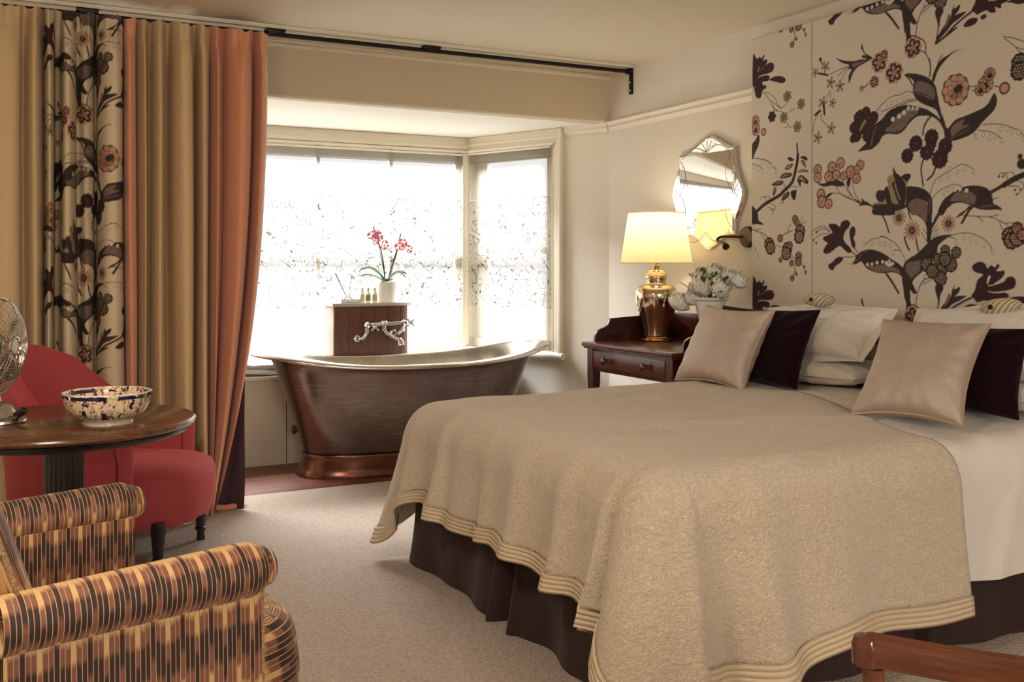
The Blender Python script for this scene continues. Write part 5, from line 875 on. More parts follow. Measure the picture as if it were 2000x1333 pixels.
for x in (NX0+.008, NX1-.06):
    for y in (NY0+.012, NY1-.066):
        MB().grid(lambda u, v: (x+.025+(.025-.010*(1-v)*(v < .8))*math.copysign(1, cos(PI/4+u*2*PI))*(1), y+.027+(.027-.010*(1-v)*(v < .8))*math.copysign(1, sin(PI/4+u*2*PI)), lerp(.012, NZ-.034, v)), 4, 10, cu=True).build('leg', 'mahogz', ns, auto=20)
def splash(name, f, prof, th): 
    MB().prism(prof, f, th).build(name, 'mahog' if name == 'back_gallery' else 'mahogx', ns, auto=30)
pf = [(NX0+.06, NZ-.001), (NX0+.062, NZ+.03), (NX0+.075, NZ+.055), (NX0+.10, NZ+.070), (NX0+.125, NZ+.076), (NX0+.145, NZ+.09), (NX0+.158, NZ+.112), (NX0+.162, NZ+.125), (NX0+.175, NZ+.127), (NX1-.001, NZ+.150), (NX1-.001, NZ-.001)]
splash('side_gallery', lambda x, z, d: (x, NY1-.008+d, z), pf, .016); splash('side_gallery', lambda x, z, d: (x, NY0-.004+d, z), pf, .016)
MB().box(NX1-.018, NX1+.001, NY0+.012, NY1-.008, NZ-.002, NZ+.152, .003).build('back_gallery', 'mahog', ns)
# table lamp
LX, LY = 3.335, 4.645
lamp = thing('table_lamp', 'mercury glass ginger jar lamp with lit cream shade on the washstand', 'lamp', (LX, LY, NZ))
c0 = (LX, LY, NZ)
MB().lathe([(0, .001), (.086, .001), (.089, .006), (.087, .014), (.076, .018), (.072, .024), (.074, .030), (0, .030)], c0, 48).build('foot', 'gold', lamp)
JAR = [(0, .03), (.070, .03), (.072, .05), (.080, .09), (.095, .14), (.112, .19), (.121, .225), (.124, .25), (.121, .275), (.108, .298), (.088, .312), (.066, .318), (.060, .324), (.060, .334), (0, .334)]
MB().lathe(cr(JAR[1:-1], 4) and [(0, .03)]+[tuple(p) for p in cr(JAR[1:-1], 4)]+[(0, .334)], c0, 64).build('jar_body', 'mercury', lamp, auto=60)
MB().lathe([(0, .333), (.062, .333), (.063, .340), (.058, .344), (.063, .349), (.064, .356), (.060, .366), (.054, .384), (.040, .396), (.024, .402), (0, .402)], c0, 48).build('jar_lid', 'mercury', lamp, auto=50)
MB().lathe([(0, .40), (.019, .40), (.020, .406), (.014, .410), (.018, .416), (.018, .424), (.012, .428), (.013, .436), (.008, .442), (.006, .46), (.006, .60), (0, .60)], c0, 32).build('neck', 'gold', lamp)
sb, stp = 1.268-NZ, 1.548-NZ
sh = MB(); sh.grid(lambda u, v: (LX+lerp(.200, .158, v)*cos(2*PI*u), LY+lerp(.200, .158, v)*sin(2*PI*u), NZ+lerp(sb, stp, v)), 64, 8, cu=True)
sho = sh.build('shade', 'shade', lamp, auto=0)
for r, z in ((.200, sb), (.158, stp)): MB().tube([(LX+r*cos(a), LY+r*sin(a), NZ+z) for a in np.linspace(0, 2*PI, 60)[:-1]], .0028, 6, closed=True).build('shade_trim', 'shade', sho)
MB().sphere((LX, LY, NZ+.56), (.026, .026, .038), 16, 12).build('bulb', 'bulb', lamp)
mb = MB().tube([tuple(p) for p in cr([(LX+.06, LY-.05, NZ+.012), (LX+.10, LY-.14, NZ+.03), (LX+.13, LY-.24, NZ+.10), (3.505, LY-.34, NZ+.152), (3.528, LY-.40, NZ+.157), (3.545, LY-.44, NZ+.10)], 6)], .003, 6); mb.build('cable', 'bronze', lamp)
pl_ = bpy.data.lights.new('lamp_glow', 'POINT'); pl_.energy = 3.2; pl_.color = (1, .84, .60); pl_.shadow_soft_size = .03
po = bpy.data.objects.new('lamp_glow', pl_); COL.objects.link(po); po.location = (LX, LY, NZ+.66)
# urn with white peonies
UX, UY = 3.36, 4.20
urn = thing('flower_urn', 'white ceramic footed urn on the washstand, half hidden by a champagne cushion', 'vase', (UX, UY, NZ))
MB().lathe([(0, 0), (.05, 0), (.052, .012), (.03, .022), (.020, .05), (.024, .07), (.045, .10), (.062, .15), (.074, .20), (.082, .235), (.098, .243), (.100, .252), (.092, .256), (.070, .235), (0, .23)], (UX, UY, NZ+.001), 40).build('urn_body', 'whitecer', urn)
def peony(c, r, seed, label):
    e = thing('peony', label, 'flower', c, (0, 0, 0), 'white peonies in the urn'); rr = random.Random(seed); mb = MB()
    tilt = Matrix.Rotation(rr.uniform(.5, 1.0), 3, Vector((rr.uniform(-.2, .2), -.5-rr.random(), 0)).cross(Vector((0, 0, 1))) * -1)
    for ring, (n, R_, el, da, de) in enumerate(((5, .34, 72, 60, 40), (7, .50, 54, 38, 48), (8, .64, 40, 32, 52), (10, .78, 22, 27, 56), (10, .88, -2, 27, 58), (8, .86, -34, 32, 50))):
        for k in range(n):
            a0 = 2*PI*(k+rr.random()*.45)/n+ring*.7; ph_ = rr.random()*6
            def f(u, v):
                x, y = (u-.5)*2, v; wd = sin(PI*min(1, .22+.66*y)); az = a0+D(da)*x*wd; e_ = D(el-de*.5+de*1.15*y); R2 = R_*(.92+.30*y*y*y+.06*sin(x*5+ph_)*y-.12*x*x*(1-y)+.09*sin(x*9+ph_)*y*y)
                p = Vector((cos(e_)*cos(az), cos(e_)*sin(az), sin(e_)))*R2*r; return tuple(Vector(c)+tilt @ p)
            mb.grid(f, 8, 7)
    mb.sphere(c, r*.42, 10, 8)
    mb.build('petals', 'petal', e, auto=0)
    return e
zc = NZ+.255
PE = [((-.10, .13, -.03), .060, 'large white peony drooping lowest at the lamp side of the urn'), ((-.03, .085, .035), .052, 'blush white peony above the drooping one, lamp side'), ((.03, .10, .10), .062, 'cream white peony at the top of the bunch, lamp side'),
      ((-.06, -.02, .065), .068, 'biggest full white peony at the middle front of the bunch'), ((.03, -.01, .125), .056, 'cream peony at the top middle of the bunch'), ((-.03, -.115, .055), .060, 'white peony at the front, right of the biggest one'),
      ((.04, -.11, .105), .050, 'cream peony at the upper right of the bunch'), ((.05, -.165, .085), .045, 'pale blush peony at the far right end of the bunch'), ((-.07, .06, -.005), .048, 'small peony low over the urn lip, lamp side')]
for i, (o, r, l_) in enumerate(PE): peony((UX+o[0], UY+o[1], zc+o[2]), r, i+1, l_)
mb = MB(); rr = random.Random(3)
for k in range(46):
    a = rr.random()*2*PI; R_ = rr.uniform(.02, .12); p0 = Vector((UX, UY, zc-.03)); d = Vector((cos(a)*R_, sin(a)*R_*1.3, rr.uniform(.02, .15)))
    p1 = p0+d; t_ = d.normalized(); s_ = t_.cross(Vector((0, 0, 1))).normalized() if abs(t_.z) < .99 else Vector((1, 0, 0)); L_ = rr.uniform(.03, .055)
    mb.grid(lambda u, v: tuple(p1+t_*(v*L_)+s_*((u-.5)*L_*.55*sin(PI*min(1, v+.02)))+Vector((0, 0, .006*abs(u-.5)))), 2, 4)
    if k % 3 == 0: mb.tube([p0, p1], .0015, 5)
fo = mb.build('peony_foliage', 'leafg', auto=0, org=(UX, UY, zc-.03)); tag(fo, 'green leaves between the white peonies in the urn', 'foliage'); fo['kind'] = 'stuff'
# mirror
def outline_mirror():
    k = [(4.762, 1.894), (4.70, 1.899), (4.655, 1.915), (4.56, 1.955), (4.50, 1.982), (4.455, 1.982), (4.40, 1.955), (4.33, 1.917), (4.30, 1.903), (4.262, 1.902), (4.260, 1.82), (4.248, 1.78), (4.212, 1.70), (4.190, 1.655), (4.193, 1.62), (4.222, 1.55), (4.250, 1.50), (4.262, 1.49), (4.264, 1.424), (4.33, 1.421), (4.36, 1.408), (4.43, 1.37), (4.49, 1.340), (4.53, 1.352), (4.60, 1.40), (4.66, 1.43), (4.758, 1.434), (4.760, 1.50), (4.778, 1.53), (4.817, 1.61), (4.838, 1.665), (4.822, 1.72), (4.785, 1.80), (4.762, 1.84)]
    P = [np.array((lerp(a[0], b[0], t), lerp(a[1], b[1], t))) for a, b in zip(k, k[1:]+k[:1]) for t in np.linspace(0, 1, 5)[:-1]]; n = len(P); cy, cz = 4.51, 1.66
    return [(cy+(p[0]-cy)*(1+.006*sin(i*2.1)), cz+(p[1]-cz)*(1+.006*sin(i*2.1))) for i, p in enumerate(P)]
OM = outline_mirror(); cyz = (4.51, 1.66)
mir = thing('wall_mirror', 'frameless scalloped mirror with etched arcs on the wall beside the flower panel', 'mirror', (3.598, 4.51, 1.34))
n_ = len(OM); mb = MB(); inn = [(cyz[0]+(y-cyz[0])*.955, cyz[1]+(z-cyz[1])*.955) for y, z in OM]
mb.add([(3.598, y, z) for y, z in OM]+[(3.584, y, z) for y, z in OM]+[(3.578, y, z) for y, z in inn], [(i, (i+1) % n_, (i+1) % n_+n_, i+n_) for i in range(n_)]+[(i+n_, (i+1) % n_+n_, (i+1) % n_+2*n_, i+2*n_) for i in range(n_)]+[tuple(range(n_))])
mb.build('bevelled_edge', 'mirror_edge', mir, auto=20)
a_, b_, c_, d_ = (4.745, 1.885), (4.275, 1.885), (4.275, 1.435), (4.745, 1.445)
MB().add([(3.5775, y, z) for y, z in inn], [tuple(range(n_))]).build('mirror_back_plate', 'mirror', mir, smooth=False)
MB().box(3.571, 3.577, 4.275, 4.745, 1.440, 1.885, .003).build('mirror_plate', 'mirror', mir, auto=20)
mb = MB()
def arc(p, q, bulge, x=3.5705, r=.0014):
    p, q = Vector((x, *p)), Vector((x, *q)); m_ = (p+q)/2; nn_ = Vector((0, -(q-p).z, (q-p).y)).normalized()
    mb.tube([tuple(p.lerp(q, t)+nn_*bulge*4*t*(1-t)) for t in np.linspace(0, 1, 14)], r, 4)
arc((4.72, 1.87), (4.51, 1.885), -.045); arc((4.51, 1.885), (4.30, 1.87), -.045); arc((4.72, 1.45), (4.51, 1.44), .06); arc((4.51, 1.44), (4.30, 1.45), .06)
arc((4.735, 1.86), (4.74, 1.665), -.05); arc((4.74, 1.665), (4.735, 1.46), -.05); arc((4.285, 1.86), (4.278, 1.665), .05); arc((4.278, 1.665), (4.285, 1.46), .05)
for y, z in ((4.46, 1.95), (4.50, 1.955), (4.55, 1.945), (4.59, 1.92), (4.42, 1.935)): arc((4.51, 1.892), (y, z), .006, 3.5765)
for y, z in ((4.80, 1.70), (4.805, 1.665), (4.80, 1.625)): arc((4.75, 1.665), (y, z), .004, 3.5765)
for y, z in ((4.235, 1.70), (4.225, 1.665), (4.235, 1.625)): arc((4.27, 1.665), (y, z), .004, 3.5765)
mb.build('etched_pattern', 'etch', mir)
# reading light
sc_ = thing('reading_light', 'small dark bronze reading light on the wall between mirror and flower panel', 'wall light', (3.598, 4.165, 1.40))
MB().lathe([(0, 0), (.056, 0), (.058, .004), (.055, .026), (.050, .030), (0, .031)], (3.5985, 4.165, 1.405), 32, T=Matrix.Rotation(-PI/2, 3, 'Y')).build('backplate', 'bronze', sc_)
MB().tube([tuple(p) for p in cr([(3.57, 4.185, 1.405), (3.545, 4.24, 1.408), (3.53, 4.30, 1.41), (3.515, 4.325, 1.400), (3.50, 4.31, 1.385), (3.485, 4.25, 1.372), (3.47, 4.21, 1.362)], 6)], .0075, 10).build('arm', 'bronze', sc_)
hd = MB().tube([(3.478, 4.235, 1.370), (3.462, 4.195, 1.352)], [.012, .019], 16).build('lamp_head', 'bronze', sc_)
# ------------------------------------------------------------------ pedestal table, fan, bowl
PX, PYY, PZT = .218, 3.63, .742
pt_ = thing('pedestal_table', 'round dark wooden pedestal table with reeded column, in front of the red armchair', 'table', (PX, PYY, .012))
MB().lathe([(0, 0), (.400, 0), (.412, .004), (.418, .012), (.416, .020), (.408, .026), (0, .026)], (PX, PYY, PZT-.026), 96).build('tabletop', 'tabletop', pt_, auto=50)
MB().lathe([(0, 0), (.372, 0), (.388, .004), (.398, .014), (.400, .0225), (0, .0225)], (PX, PYY, PZT-.050), 96).build('edge_moulding', 'ebon', pt_, auto=50)
def col_(u, v):
    a = 2*PI*u; r = .0585+.0035*abs(sin(a*11)); return (PX+r*cos(a), PYY+r*sin(a), lerp(.12, PZT-.05, v))
MB().grid(col_, 176, 2, cu=True).lathe([(0, 0), (.10, 0), (.095, .02), (.066, .03), (0, .03)][::-1] and [(.060, .0), (.066, -.0), (.10, .0)][:0] or [(0, -.03), (.068, -.03), (.075, -.018), (.10, -.006), (.11, 0), (0, 0)], (PX, PYY, PZT-.049), 40).build('reeded_column', 'ebon', pt_, auto=60)
mb = MB().lathe([(0, 0), (.19, 0), (.195, .02), (.18, .035), (.11, .06), (.085, .09), (.075, .115), (0, .115)], (PX, PYY, .030), 48); mb.build('base', 'ebon', pt_)
for k in range(3): a = 2*PI*k/3+.5; MB().sphere((PX+.15*cos(a), PYY+.15*sin(a), .032), (.028, .028, .020), 16, 10).build('foot', 'ebon', pt_)
# patterned bowl
BX, BYY = .337, 3.475
bowl = thing('china_bowl', 'antique china bowl with blue, rust and gold flowers on the round table', 'bowl', (BX, BYY, PZT))
BP = [(0, .004), (.058, .0), (.075, .0), (.078, .003), (.078, .012), (.083, .017), (.103, .028), (.120, .046), (.130, .068), (.1355, .094), (.1365, .102), (.134, .104), (.131, .100), (.126, .072), (.112, .046), (.09, .030), (0, .022)]
def octo(p):
    a = math.atan2(p.y, p.x); k = 1-.035*sm(.03, .09, p.z)*abs(sin(a*4+.5)); return Vector((p.x*k, p.y*k, p.z))
mb = MB(); prof = [tuple(q) for q in cr(BP, 3)]; nb = 96; kk = len(prof); vs_, uv = [], []
for i in range(nb):
    a = 2*PI*i/nb
    for q, (r, z) in enumerate(prof): p = octo(Vector((r*cos(a), r*sin(a), z))); vs_.append((BX+p.x, BYY+p.y, PZT+p.z)); uv.append((a, z, q/kk))
mb.add(vs_, [(i*kk+j, ((i+1) % nb)*kk+j, ((i+1) % nb)*kk+j+1, i*kk+j+1) for i in range(nb) for j in range(kk-1)], 0, uv)
m, n, p = newmat('china_transfer'); v = n.coord(); a = n.attr('uvw').outputs['Vector']; sx = n.sep(a)
cm = n.new('ShaderNodeCombineXYZ'); n.set(cm.inputs[0], n.math('MULTIPLY', n.math('SINE', sx[0]), .135)); n.set(cm.inputs[1], n.math('MULTIPLY', n.math('COSINE', sx[0]), .135)); n.set(cm.inputs[2], sx[1]); cv_ = cm.outputs[0]
cr_ = srgb(236, 214, 178); zz = sx[1]
b1 = n.noise(cv_, 22, 3, .55, 2.2); blue = n.math('GREATER_THAN', b1, .585); b2 = n.noise(n.mapping(cv_, (1, 1, 1), (1, 2, 0)), 26, 3, .55, 1.8); rust = n.math('GREATER_THAN', b2, .595)
ln_ = n.math('LESS_THAN', n.math('ABSOLUTE', n.math('SUBTRACT', n.noise(cv_, 44, 2, .5, 3.0), .5)), .016); ln2 = n.math('LESS_THAN', n.voro(cv_, 34, 'DISTANCE_TO_EDGE'), .02)
c = n.mix(n.math('MULTIPLY', n.math('MAXIMUM', ln_, ln2), .75), cr_, srgb(140, 84, 40)); c = n.mix(rust, c, srgb(164, 72, 50)); c = n.mix(blue, c, srgb(24, 30, 62))
band = n.math('MULTIPLY', n.math('GREATER_THAN', zz, .088), n.math('LESS_THAN', zz, .099)); bb = n.math('GREATER_THAN', n.noise(cv_, 16, 1), .44); c = n.mix(n.math('MULTIPLY', band, bb), c, srgb(22, 28, 58))
low = n.math('LESS_THAN', zz, .024); c = n.mix(low, c, srgb(226, 212, 186)); n.set(p.inputs['Base Color'], c); p.inputs['Roughness'].default_value = .12; p.inputs['Coat Weight'].default_value = .5; M['china'] = m
mb.build('bowl_body', 'china', bowl, auto=0)
o = MB().tube([tuple(octo(Vector((.1352*cos(a), .1352*sin(a), .103)))+Vector((BX, BYY, PZT))) for a in np.linspace(0, 2*PI, 97)[:-1]], .0022, 8, closed=True).build('glazed_rim', 'whitecer', bowl)
# desk fan
HUB = Vector((.070, 3.615, .992)); FD = Vector((.84, -.54, .0)).normalized()
fan = thing('desk_fan', 'brushed nickel desk fan with wire cage on the round table, cut by the left edge', 'fan', (.02, 3.655, PZT))
Qm = FD.to_track_quat('Z', 'Y').to_matrix()           # local z along the fan axis
MB().lathe([(0, 0), (.088, 0), (.091, .005), (.090, .012), (.082, .018), (.066, .022), (.056, .038), (.046, .056), (.028, .068), (0, .072)], (.02, 3.655, PZT), 48).build('base', 'nickel', fan)
MB().tube([(.075, 3.60, PZT+.026), (.10, 3.576, PZT+.046)], [.013, .012], 14).build('switch_knob', 'black', fan)
bk = HUB-FD*.10
MB().tube([(.02, 3.655, PZT+.065), (.008, 3.66, PZT+.13), tuple(bk-FD*.01-Vector((0, 0, .03)))], [.016, .012, .014], 12).build('neck', 'nickel', fan)
MB().lathe([(0, -.17), (.03, -.168), (.05, -.15), (.056, -.12), (.054, -.08), (.045, -.06), (0, -.058)], tuple(HUB), 28, T=Qm).build('motor', 'nickel', fan)
cage = MB(); R0 = .153
def ring(r, d, w): cage.tube([tuple(HUB+Qm @ Vector((r*cos(a), r*sin(a), d))) for a in np.linspace(0, 2*PI, 65)[:-1]], w, 5, closed=True)
def dome(r): return .002-.055*(r/R0)**2.6
for k in range(13): r = .034+k*(R0-.034)/12; ring(r, dome(r), .0010)
ring(R0+.002, -.058, .0032); ring(R0, -.064, .0026)
for k in range(14): r = .05+k*(R0-.05)/13; ring(r, -.115+.045*(r/R0)**2.6, .0010)
for k in range(8):
    a = PI/8+k*PI/4; cage.tube([tuple(HUB+Qm @ Vector((r*cos(a), r*sin(a), dome(r)+.0015))) for r in np.linspace(.022, R0+.006, 10)], .0019, 6); cage.tube([tuple(HUB+Qm @ Vector((r*cos(a), r*sin(a), -.115+.045*(r/R0)**2.6))) for r in np.linspace(.022, R0+.002, 8)], .0015, 6)
for k in range(28):
    a = 2*PI*k/28; cage.tube([tuple(HUB+Qm @ Vector((r*cos(a+(r-.03)*3.4), r*sin(a+(r-.03)*3.4), dome(r)-.001))) for r in np.linspace(.034, R0, 8)], .0007, 4)
cg = cage.build('wire_cage', 'nickel', fan)
MB().lathe([(0, -.006), (.030, -.006), (.033, 0), (.031, .007), (.026, .009), (.024, .004), (0, .004)], tuple(HUB), 32, T=Qm).build('cage_badge', 'nickel', cg)
for k in range(4):
    a0 = k*PI/2+.5
    def f(u, v):
        r = lerp(.028, .138, u); w = lerp(.35, .55, sin(PI*min(.9, u*.8+.15))); a = a0+(v-.5)*w*1.6*(.5+.6*sin(PI*(.15+.75*u))); return tuple(HUB+Qm @ Vector((r*cos(a), r*sin(a), -.062+(v-.5)*.045)))
    b_ = MB().grid(f, 12, 8).build('blade', 'nickel', fan, auto=0); q = b_.modifiers.new('t', 'SOLIDIFY'); q.thickness = .0015
MB().lathe([(0, -.075), (.026, -.075), (.026, -.05), (.015, -.04), (0, -.038)], tuple(HUB), 24, T=Qm).build('blade_hub', 'nickel', fan)

# ------------------------------------------------------------------ turned leg helper
TL = [(.0, .0), (.018, .0), (.019, .01), (.016, .03), (.020, .045), (.026, .05), (.026, .056), (.020, .062), (.022, .09), (.028, .15), (.031, .165), (.026, .172), (.031, .180), (.030, .21), (0, .21)]
# red armchair: local x = forward, y = sitter's left
red = thing('red_armchair', 'raspberry red velvet tub armchair on dark turned legs behind the round table', 'armchair', (.492, 4.585, .012), (0, 0, D(-29)), world=False)
Z3 = (0, 0, 0)
def rsup(a, b, e, ph): c_, s_ = cos(ph), sin(ph); return a*math.copysign(abs(c_)**(2/e), c_), b*math.copysign(abs(s_)**(2/e), s_)
def seatf(u, v):
    ph = 2*PI*u; k = interp(v, [(0, .93), (.10, .965), (.35, 1.0), (.62, 1.0), (.80, .96), (.92, .86), (1.0, .70)]); z = interp(v, [(0, .185), (.10, .195), (.35, .27), (.62, .345), (.80, .385), (.92, .405), (1, .415)])
    x, y = rsup(.34*k, .325*k, 3.4, ph); bow = .045*(1-(y/.33)**2)*(x > 0); return (x+bow*min(1, x/.2) if x > 0 else x, y, z-.02*(x < 0)*abs(x)+.004*sin(y*60)*(x > .2)*(v < .7))
mb = MB().grid(seatf, 72, 16, cu=True); mb.grid(lambda u, v: (lambda p, c_: tuple(Vector(c_).lerp(Vector(p), v)))(seatf(u, 1), (0.02, 0, .425)), 72, 6, cu=True)
st_ = mb.build('seat', 'red', red, org=Z3, weld=.001, auto=0)
MB().tube([tuple(Vector(seatf(u, .02))*1.0+Vector((0, 0, -.002))) for u in np.linspace(0, 1, 73)[:-1]], .006, 8, closed=True).build('seat_piping', 'red', st_, org=Z3)
def backc(s):    # plan curve of the tub back, s in [-1, 1]
    if abs(s) < .5: a = s/.5*PI/2; x, y = -.06-.30*cos(a)**.9 if cos(a) > 0 else -.06, .325*sin(a)
    else: x, y = -.06+(abs(s)-.5)/.5*.215, math.copysign(.325+.01*(abs(s)-.5), s)
    return x, y
def backh(s): return interp(abs(s), [(0, .895), (.18, .88), (.30, .82), (.40, .70), (.50, .58), (.62, .54), (1, .525)])
def tubback(u, v):
    s = u*2-1; x, y = backc(s); e = .01; xa, ya = backc(s-e); xb, yb_ = backc(s+e); t_ = Vector((xb-xa, yb_-ya, 0)).normalized(); nn_ = Vector((-t_.y, t_.x, 0)); 
    if nn_.x*(x+.0)+nn_.y*y < 0 and abs(s) > .1 or (abs(s) <= .1 and nn_.x > 0): nn_ = -nn_   # outward
    H = backh(s); th = .085
    # section: closed loop over the top
    a = v; W_ = th
    if a < .36: z = lerp(.20, H-.04, a/.36); off = W_; off += .012*sin(PI*a/.36)
    elif a < .64: q = (a-.36)/.28*PI; z = H-.04+.045*sin(q); off = W_/2+W_/2*cos(q)+.010
    else: z = lerp(H-.04, .20, (a-.64)/.36); off = -.004
    lean = .10*sm(.35, .9, z)*sm(.75, .0, abs(s))
    if 0.64 < a and abs(s) < .55: off -= .006*abs(sin(s*16))*sm(.4, .6, z)
    p = Vector((x, y, z))+nn_*(off-.02); p.x -= lean; return tuple(p)
mb = MB().grid(tubback, 90, 44, capv=False); nr_ = 45
mb.f.append(tuple(range(nr_))[::-1]); mb.mi.append(0); mb.f.append(tuple(90*nr_+i for i in range(nr_))); mb.mi.append(0)
bk_ = mb.build('tub_back', 'red', red, org=Z3, auto=60)
for s_ in (-1, 1):
    mb = MB(); y_ = s_*(.325+.03)
    mb.grid(lambda u, v: (.155+.012+.010*sin(PI*v), y_+ (v-.5)*.10*(1+.5*gs(u, .93, .10)), lerp(.2, .54, u)+.0*v), 24, 8)
    mb.tube([tuple(p) for p in cr([(.16, y_, .21), (.165, y_, .35), (.165, y_, .46), (.155, y_, .525)], 5)], [.030, .030, .031, .032, .033, .034, .034, .035, .036, .037, .038, .040, .043, .045, .046, .044], 16)
    mb.build('arm_front', 'red', red, org=Z3, auto=0)
for k, (y, z) in enumerate(((-.12, .62), (.0, .64), (.12, .62), (-.06, .52), (.06, .52))): MB().sphere((-.345-.03, y, z), (.008, .012, .012), 10, 8).build('button', 'red', bk_, org=Z3)
for x, y in ((.265, -.255), (.265, .255), (-.27, -.22), (-.27, .22)): MB().lathe(TL, (x, y, 0), 20).build('leg', 'ironleg', red, org=Z3)
# striped armchair in the foreground
ik = thing('striped_armchair', 'brown and tan ikat striped armchair with rolled arms at the lower left corner', 'armchair', (.11, 2.475, .012), (0, 0, D(12.7)), world=False)
AW = .375
def arm(side):
    y0 = side*AW; e = thing_part = None; mb = MB()
    def f(u, v):
        x = lerp(-.19, .335, u); a = v*2*PI; R_ = .060+.004*u; zc_ = .578+.012*u; 
        # rolled top: circle overhanging outwards
        bul = 1-.25*(sm(.93, 1, u)); yy = y0+side*.012+R_*cos(a)*bul; zz_ = zc_+R_*.92*sin(a)*bul; return (x+.018*sin(PI*.5*sm(.93, 1, u))*0, yy, zz_)
    mb.grid(f, 40, 28, cv=True, uvf=lambda u, v: (u*.70, v*.38+(-.05 if side < 0 else .0), 0))
    # bulged front end of the roll
    mb.grid(lambda u, v: (.335+.028*math.sqrt(max(0, 1-u*u)) if u < 1 else .335, y0+side*.012+.75*.064*u*cos(v*2*PI)*(1), .59+.75*.064*.92*u*sin(v*2*PI)), 8, 28, cv=True, uvf=lambda u, v: (.70+.03*(1-u), v*.38, 0))
    r_ = mb.build('arm_roll', 'ikat', ik, org=Z3, auto=0, weld=.0005)
    mb = MB()
    mb.grid(lambda u, v: (lerp(-.185, .318, u), y0+side*(.040+.006*sin(PI*v)), lerp(.16, .565, v)), 30, 14, uvf=lambda u, v: (u*.68+.004, .02+(1-v)*.42, 0))
    mb.grid(lambda u, v: (lerp(-.185, .318, u), y0-side*.044, lerp(.16, .565, v)), 30, 8, uvf=lambda u, v: (u*.68+.004, .06+(1-v)*.42, 0))
    mb.grid(lambda u, v: (.318+.004*sin(PI*u), lerp(y0+side*.040, y0-side*.044, u), lerp(.16, .565, v)), 8, 14, uvf=lambda u, v: (.7+u*.09, .02+(1-v)*.42, 0))
    mb.build('arm_panel', 'ikat', ik, org=Z3, auto=60)
    MB().tube([(.321, y0+side*.042, .17), (.321, y0+side*.042, .555)], .0045, 8).tube([(.318, y0+side*.046, .553), (-.17, y0+side*.046, .541)], .0035, 8).build('arm_piping', 'ikat_dark', ik, org=Z3)
M['ikat_dark'] = mat('brown_cord', srgb(110, 72, 52), .8, var=(160, srgb(200, 168, 118)))
arm(-1); arm(1)
def seat2(u, v):
    ph = 2*PI*u; k = interp(v, [(0, .96), (.15, 1.0), (.5, 1.02), (.8, .99), (.93, .93), (1, .84)]); z = interp(v, [(0, .17), (.15, .19), (.5, .29), (.8, .385), (.93, .415), (1, .43)])
    x, y = rsup(.385*k, .322*k, 4.2, ph); x += .12; bow = .03*(1-(y/.33)**2)*(x > .2); return (x+bow, y if x < .36 else y*1.04, z)
mb = MB().grid(seat2, 80, 16, cu=True, uvf=lambda u, v: (seat2(u, v)[2]+.5, u*1.6, 0)); mb.grid(lambda u, v: tuple(Vector((.10, 0, .445)).lerp(Vector(seat2(u, 1)), v)), 80, 8, cu=True, uvf=lambda u, v: (lerp(0, seat2(u, 1)[1], v)+.5, .30+.32-lerp(.1, seat2(u, 1)[0], v)*.8, 0))
sc2 = mb.build('seat', 'ikat', ik, org=Z3, weld=.0008, auto=0)
MB().tube([tuple(Vector(seat2(u, 0.02))) for u in np.linspace(0, 1, 81)[:-1]], .006, 8, closed=True).build('seat_piping', 'ikat_dark', sc2, org=Z3)
# back: thick padded, leaning
def back2(u, v_):
    v = .5+.5*sin((v_-.5)*PI)
    # u around section (front -> top -> rear), v across width
    y = lerp(-1, 1, v); 
    pts_b = [(-.02, .36), (-.055, .48), (-.095, .61), (-.145, .76), (-.20, .92), (-.225, .99), (-.265, 1.025), (-.315, 1.01), (-.335, .96), (-.29, .84), (-.215, .68), (-.14, .50), (-.08, .30), (-.06, .16)]
    k = u*(len(pts_b)-1); i = min(int(k), len(pts_b)-2); t = k-i; x = lerp(pts_b[i][0], pts_b[i+1][0], t); z = lerp(pts_b[i][1], pts_b[i+1][1], t)
    w = .345+.03*sm(.5, .66, z); edge = 1-(1-abs(y)**5)**.5; cx_ = -.42+(z > .0)*0; xc = interp(z, [(.16, -.06), (.5, -.10), (.66, -.16), (1.03, -.28)])
    return (lerp(x, xc, edge), y*w, z-.03*abs(y)**6*sm(.85, 1, z))
mb = MB().grid(back2, 60, 40, uvf=lambda u, v: (v*.74+.003, .05+u*1.55, 0)); mb.build('back', 'ikat', ik, org=Z3, auto=0)
for s_ in (-1, 1): MB().tube([back2(u, 0 if s_ < 0 else 1) for u in np.linspace(.0, 1, 40)], .006, 8).build('back_piping', 'ikat_dark', ik, org=Z3)
for x, y in ((.40, -.27), (.40, .27), (-.33, -.27), (-.33, .27)): MB().lathe([(0, 0), (.016, 0), (.018, .02), (.026, .10), (.030, .17), (0, .17)], (x, y, 0), 16).build('leg', 'ironleg', ik, org=Z3)
# desk chair at the lower right: only the top of its back shows
A_ = Vector((.893, .838, 0)); B_ = Vector((1.30, .545, 0)); dc_d = (B_-A_).normalized(); dn = Vector((-dc_d.y, dc_d.x, 0))
if dn.y < 0: dn = -dn     # towards the bed
dch = thing('desk_chair', 'polished brown wooden chair with caned back at the lower right corner', 'chair', (1.18, .83, .012))
def railf(s, k): return A_+dc_d*s+dn*(-.055*math.sin(PI*s/.5)*1.0)
L_ = .50
def rail_sec(u, v):
    s = u*L_; c_ = railf(s, 0); a = [(-.013, -.018), (-.015, .006), (-.012, .013), (-.007, .0115), (-.004, .015), (.001, .012), (.006, .015), (.011, .012), (.016, .013), (.019, .008), (.017, -.016), (.0, -.020)]
    i = int(round(v*len(a))) % len(a); d_, z = a[i]; ed = sm(0, .02, u)*sm(1, .98, u); return (c_.x+dn.x*d_, c_.y+dn.y*d_, .812+z*(.75+.25*ed)-.004*math.sin(PI*u))
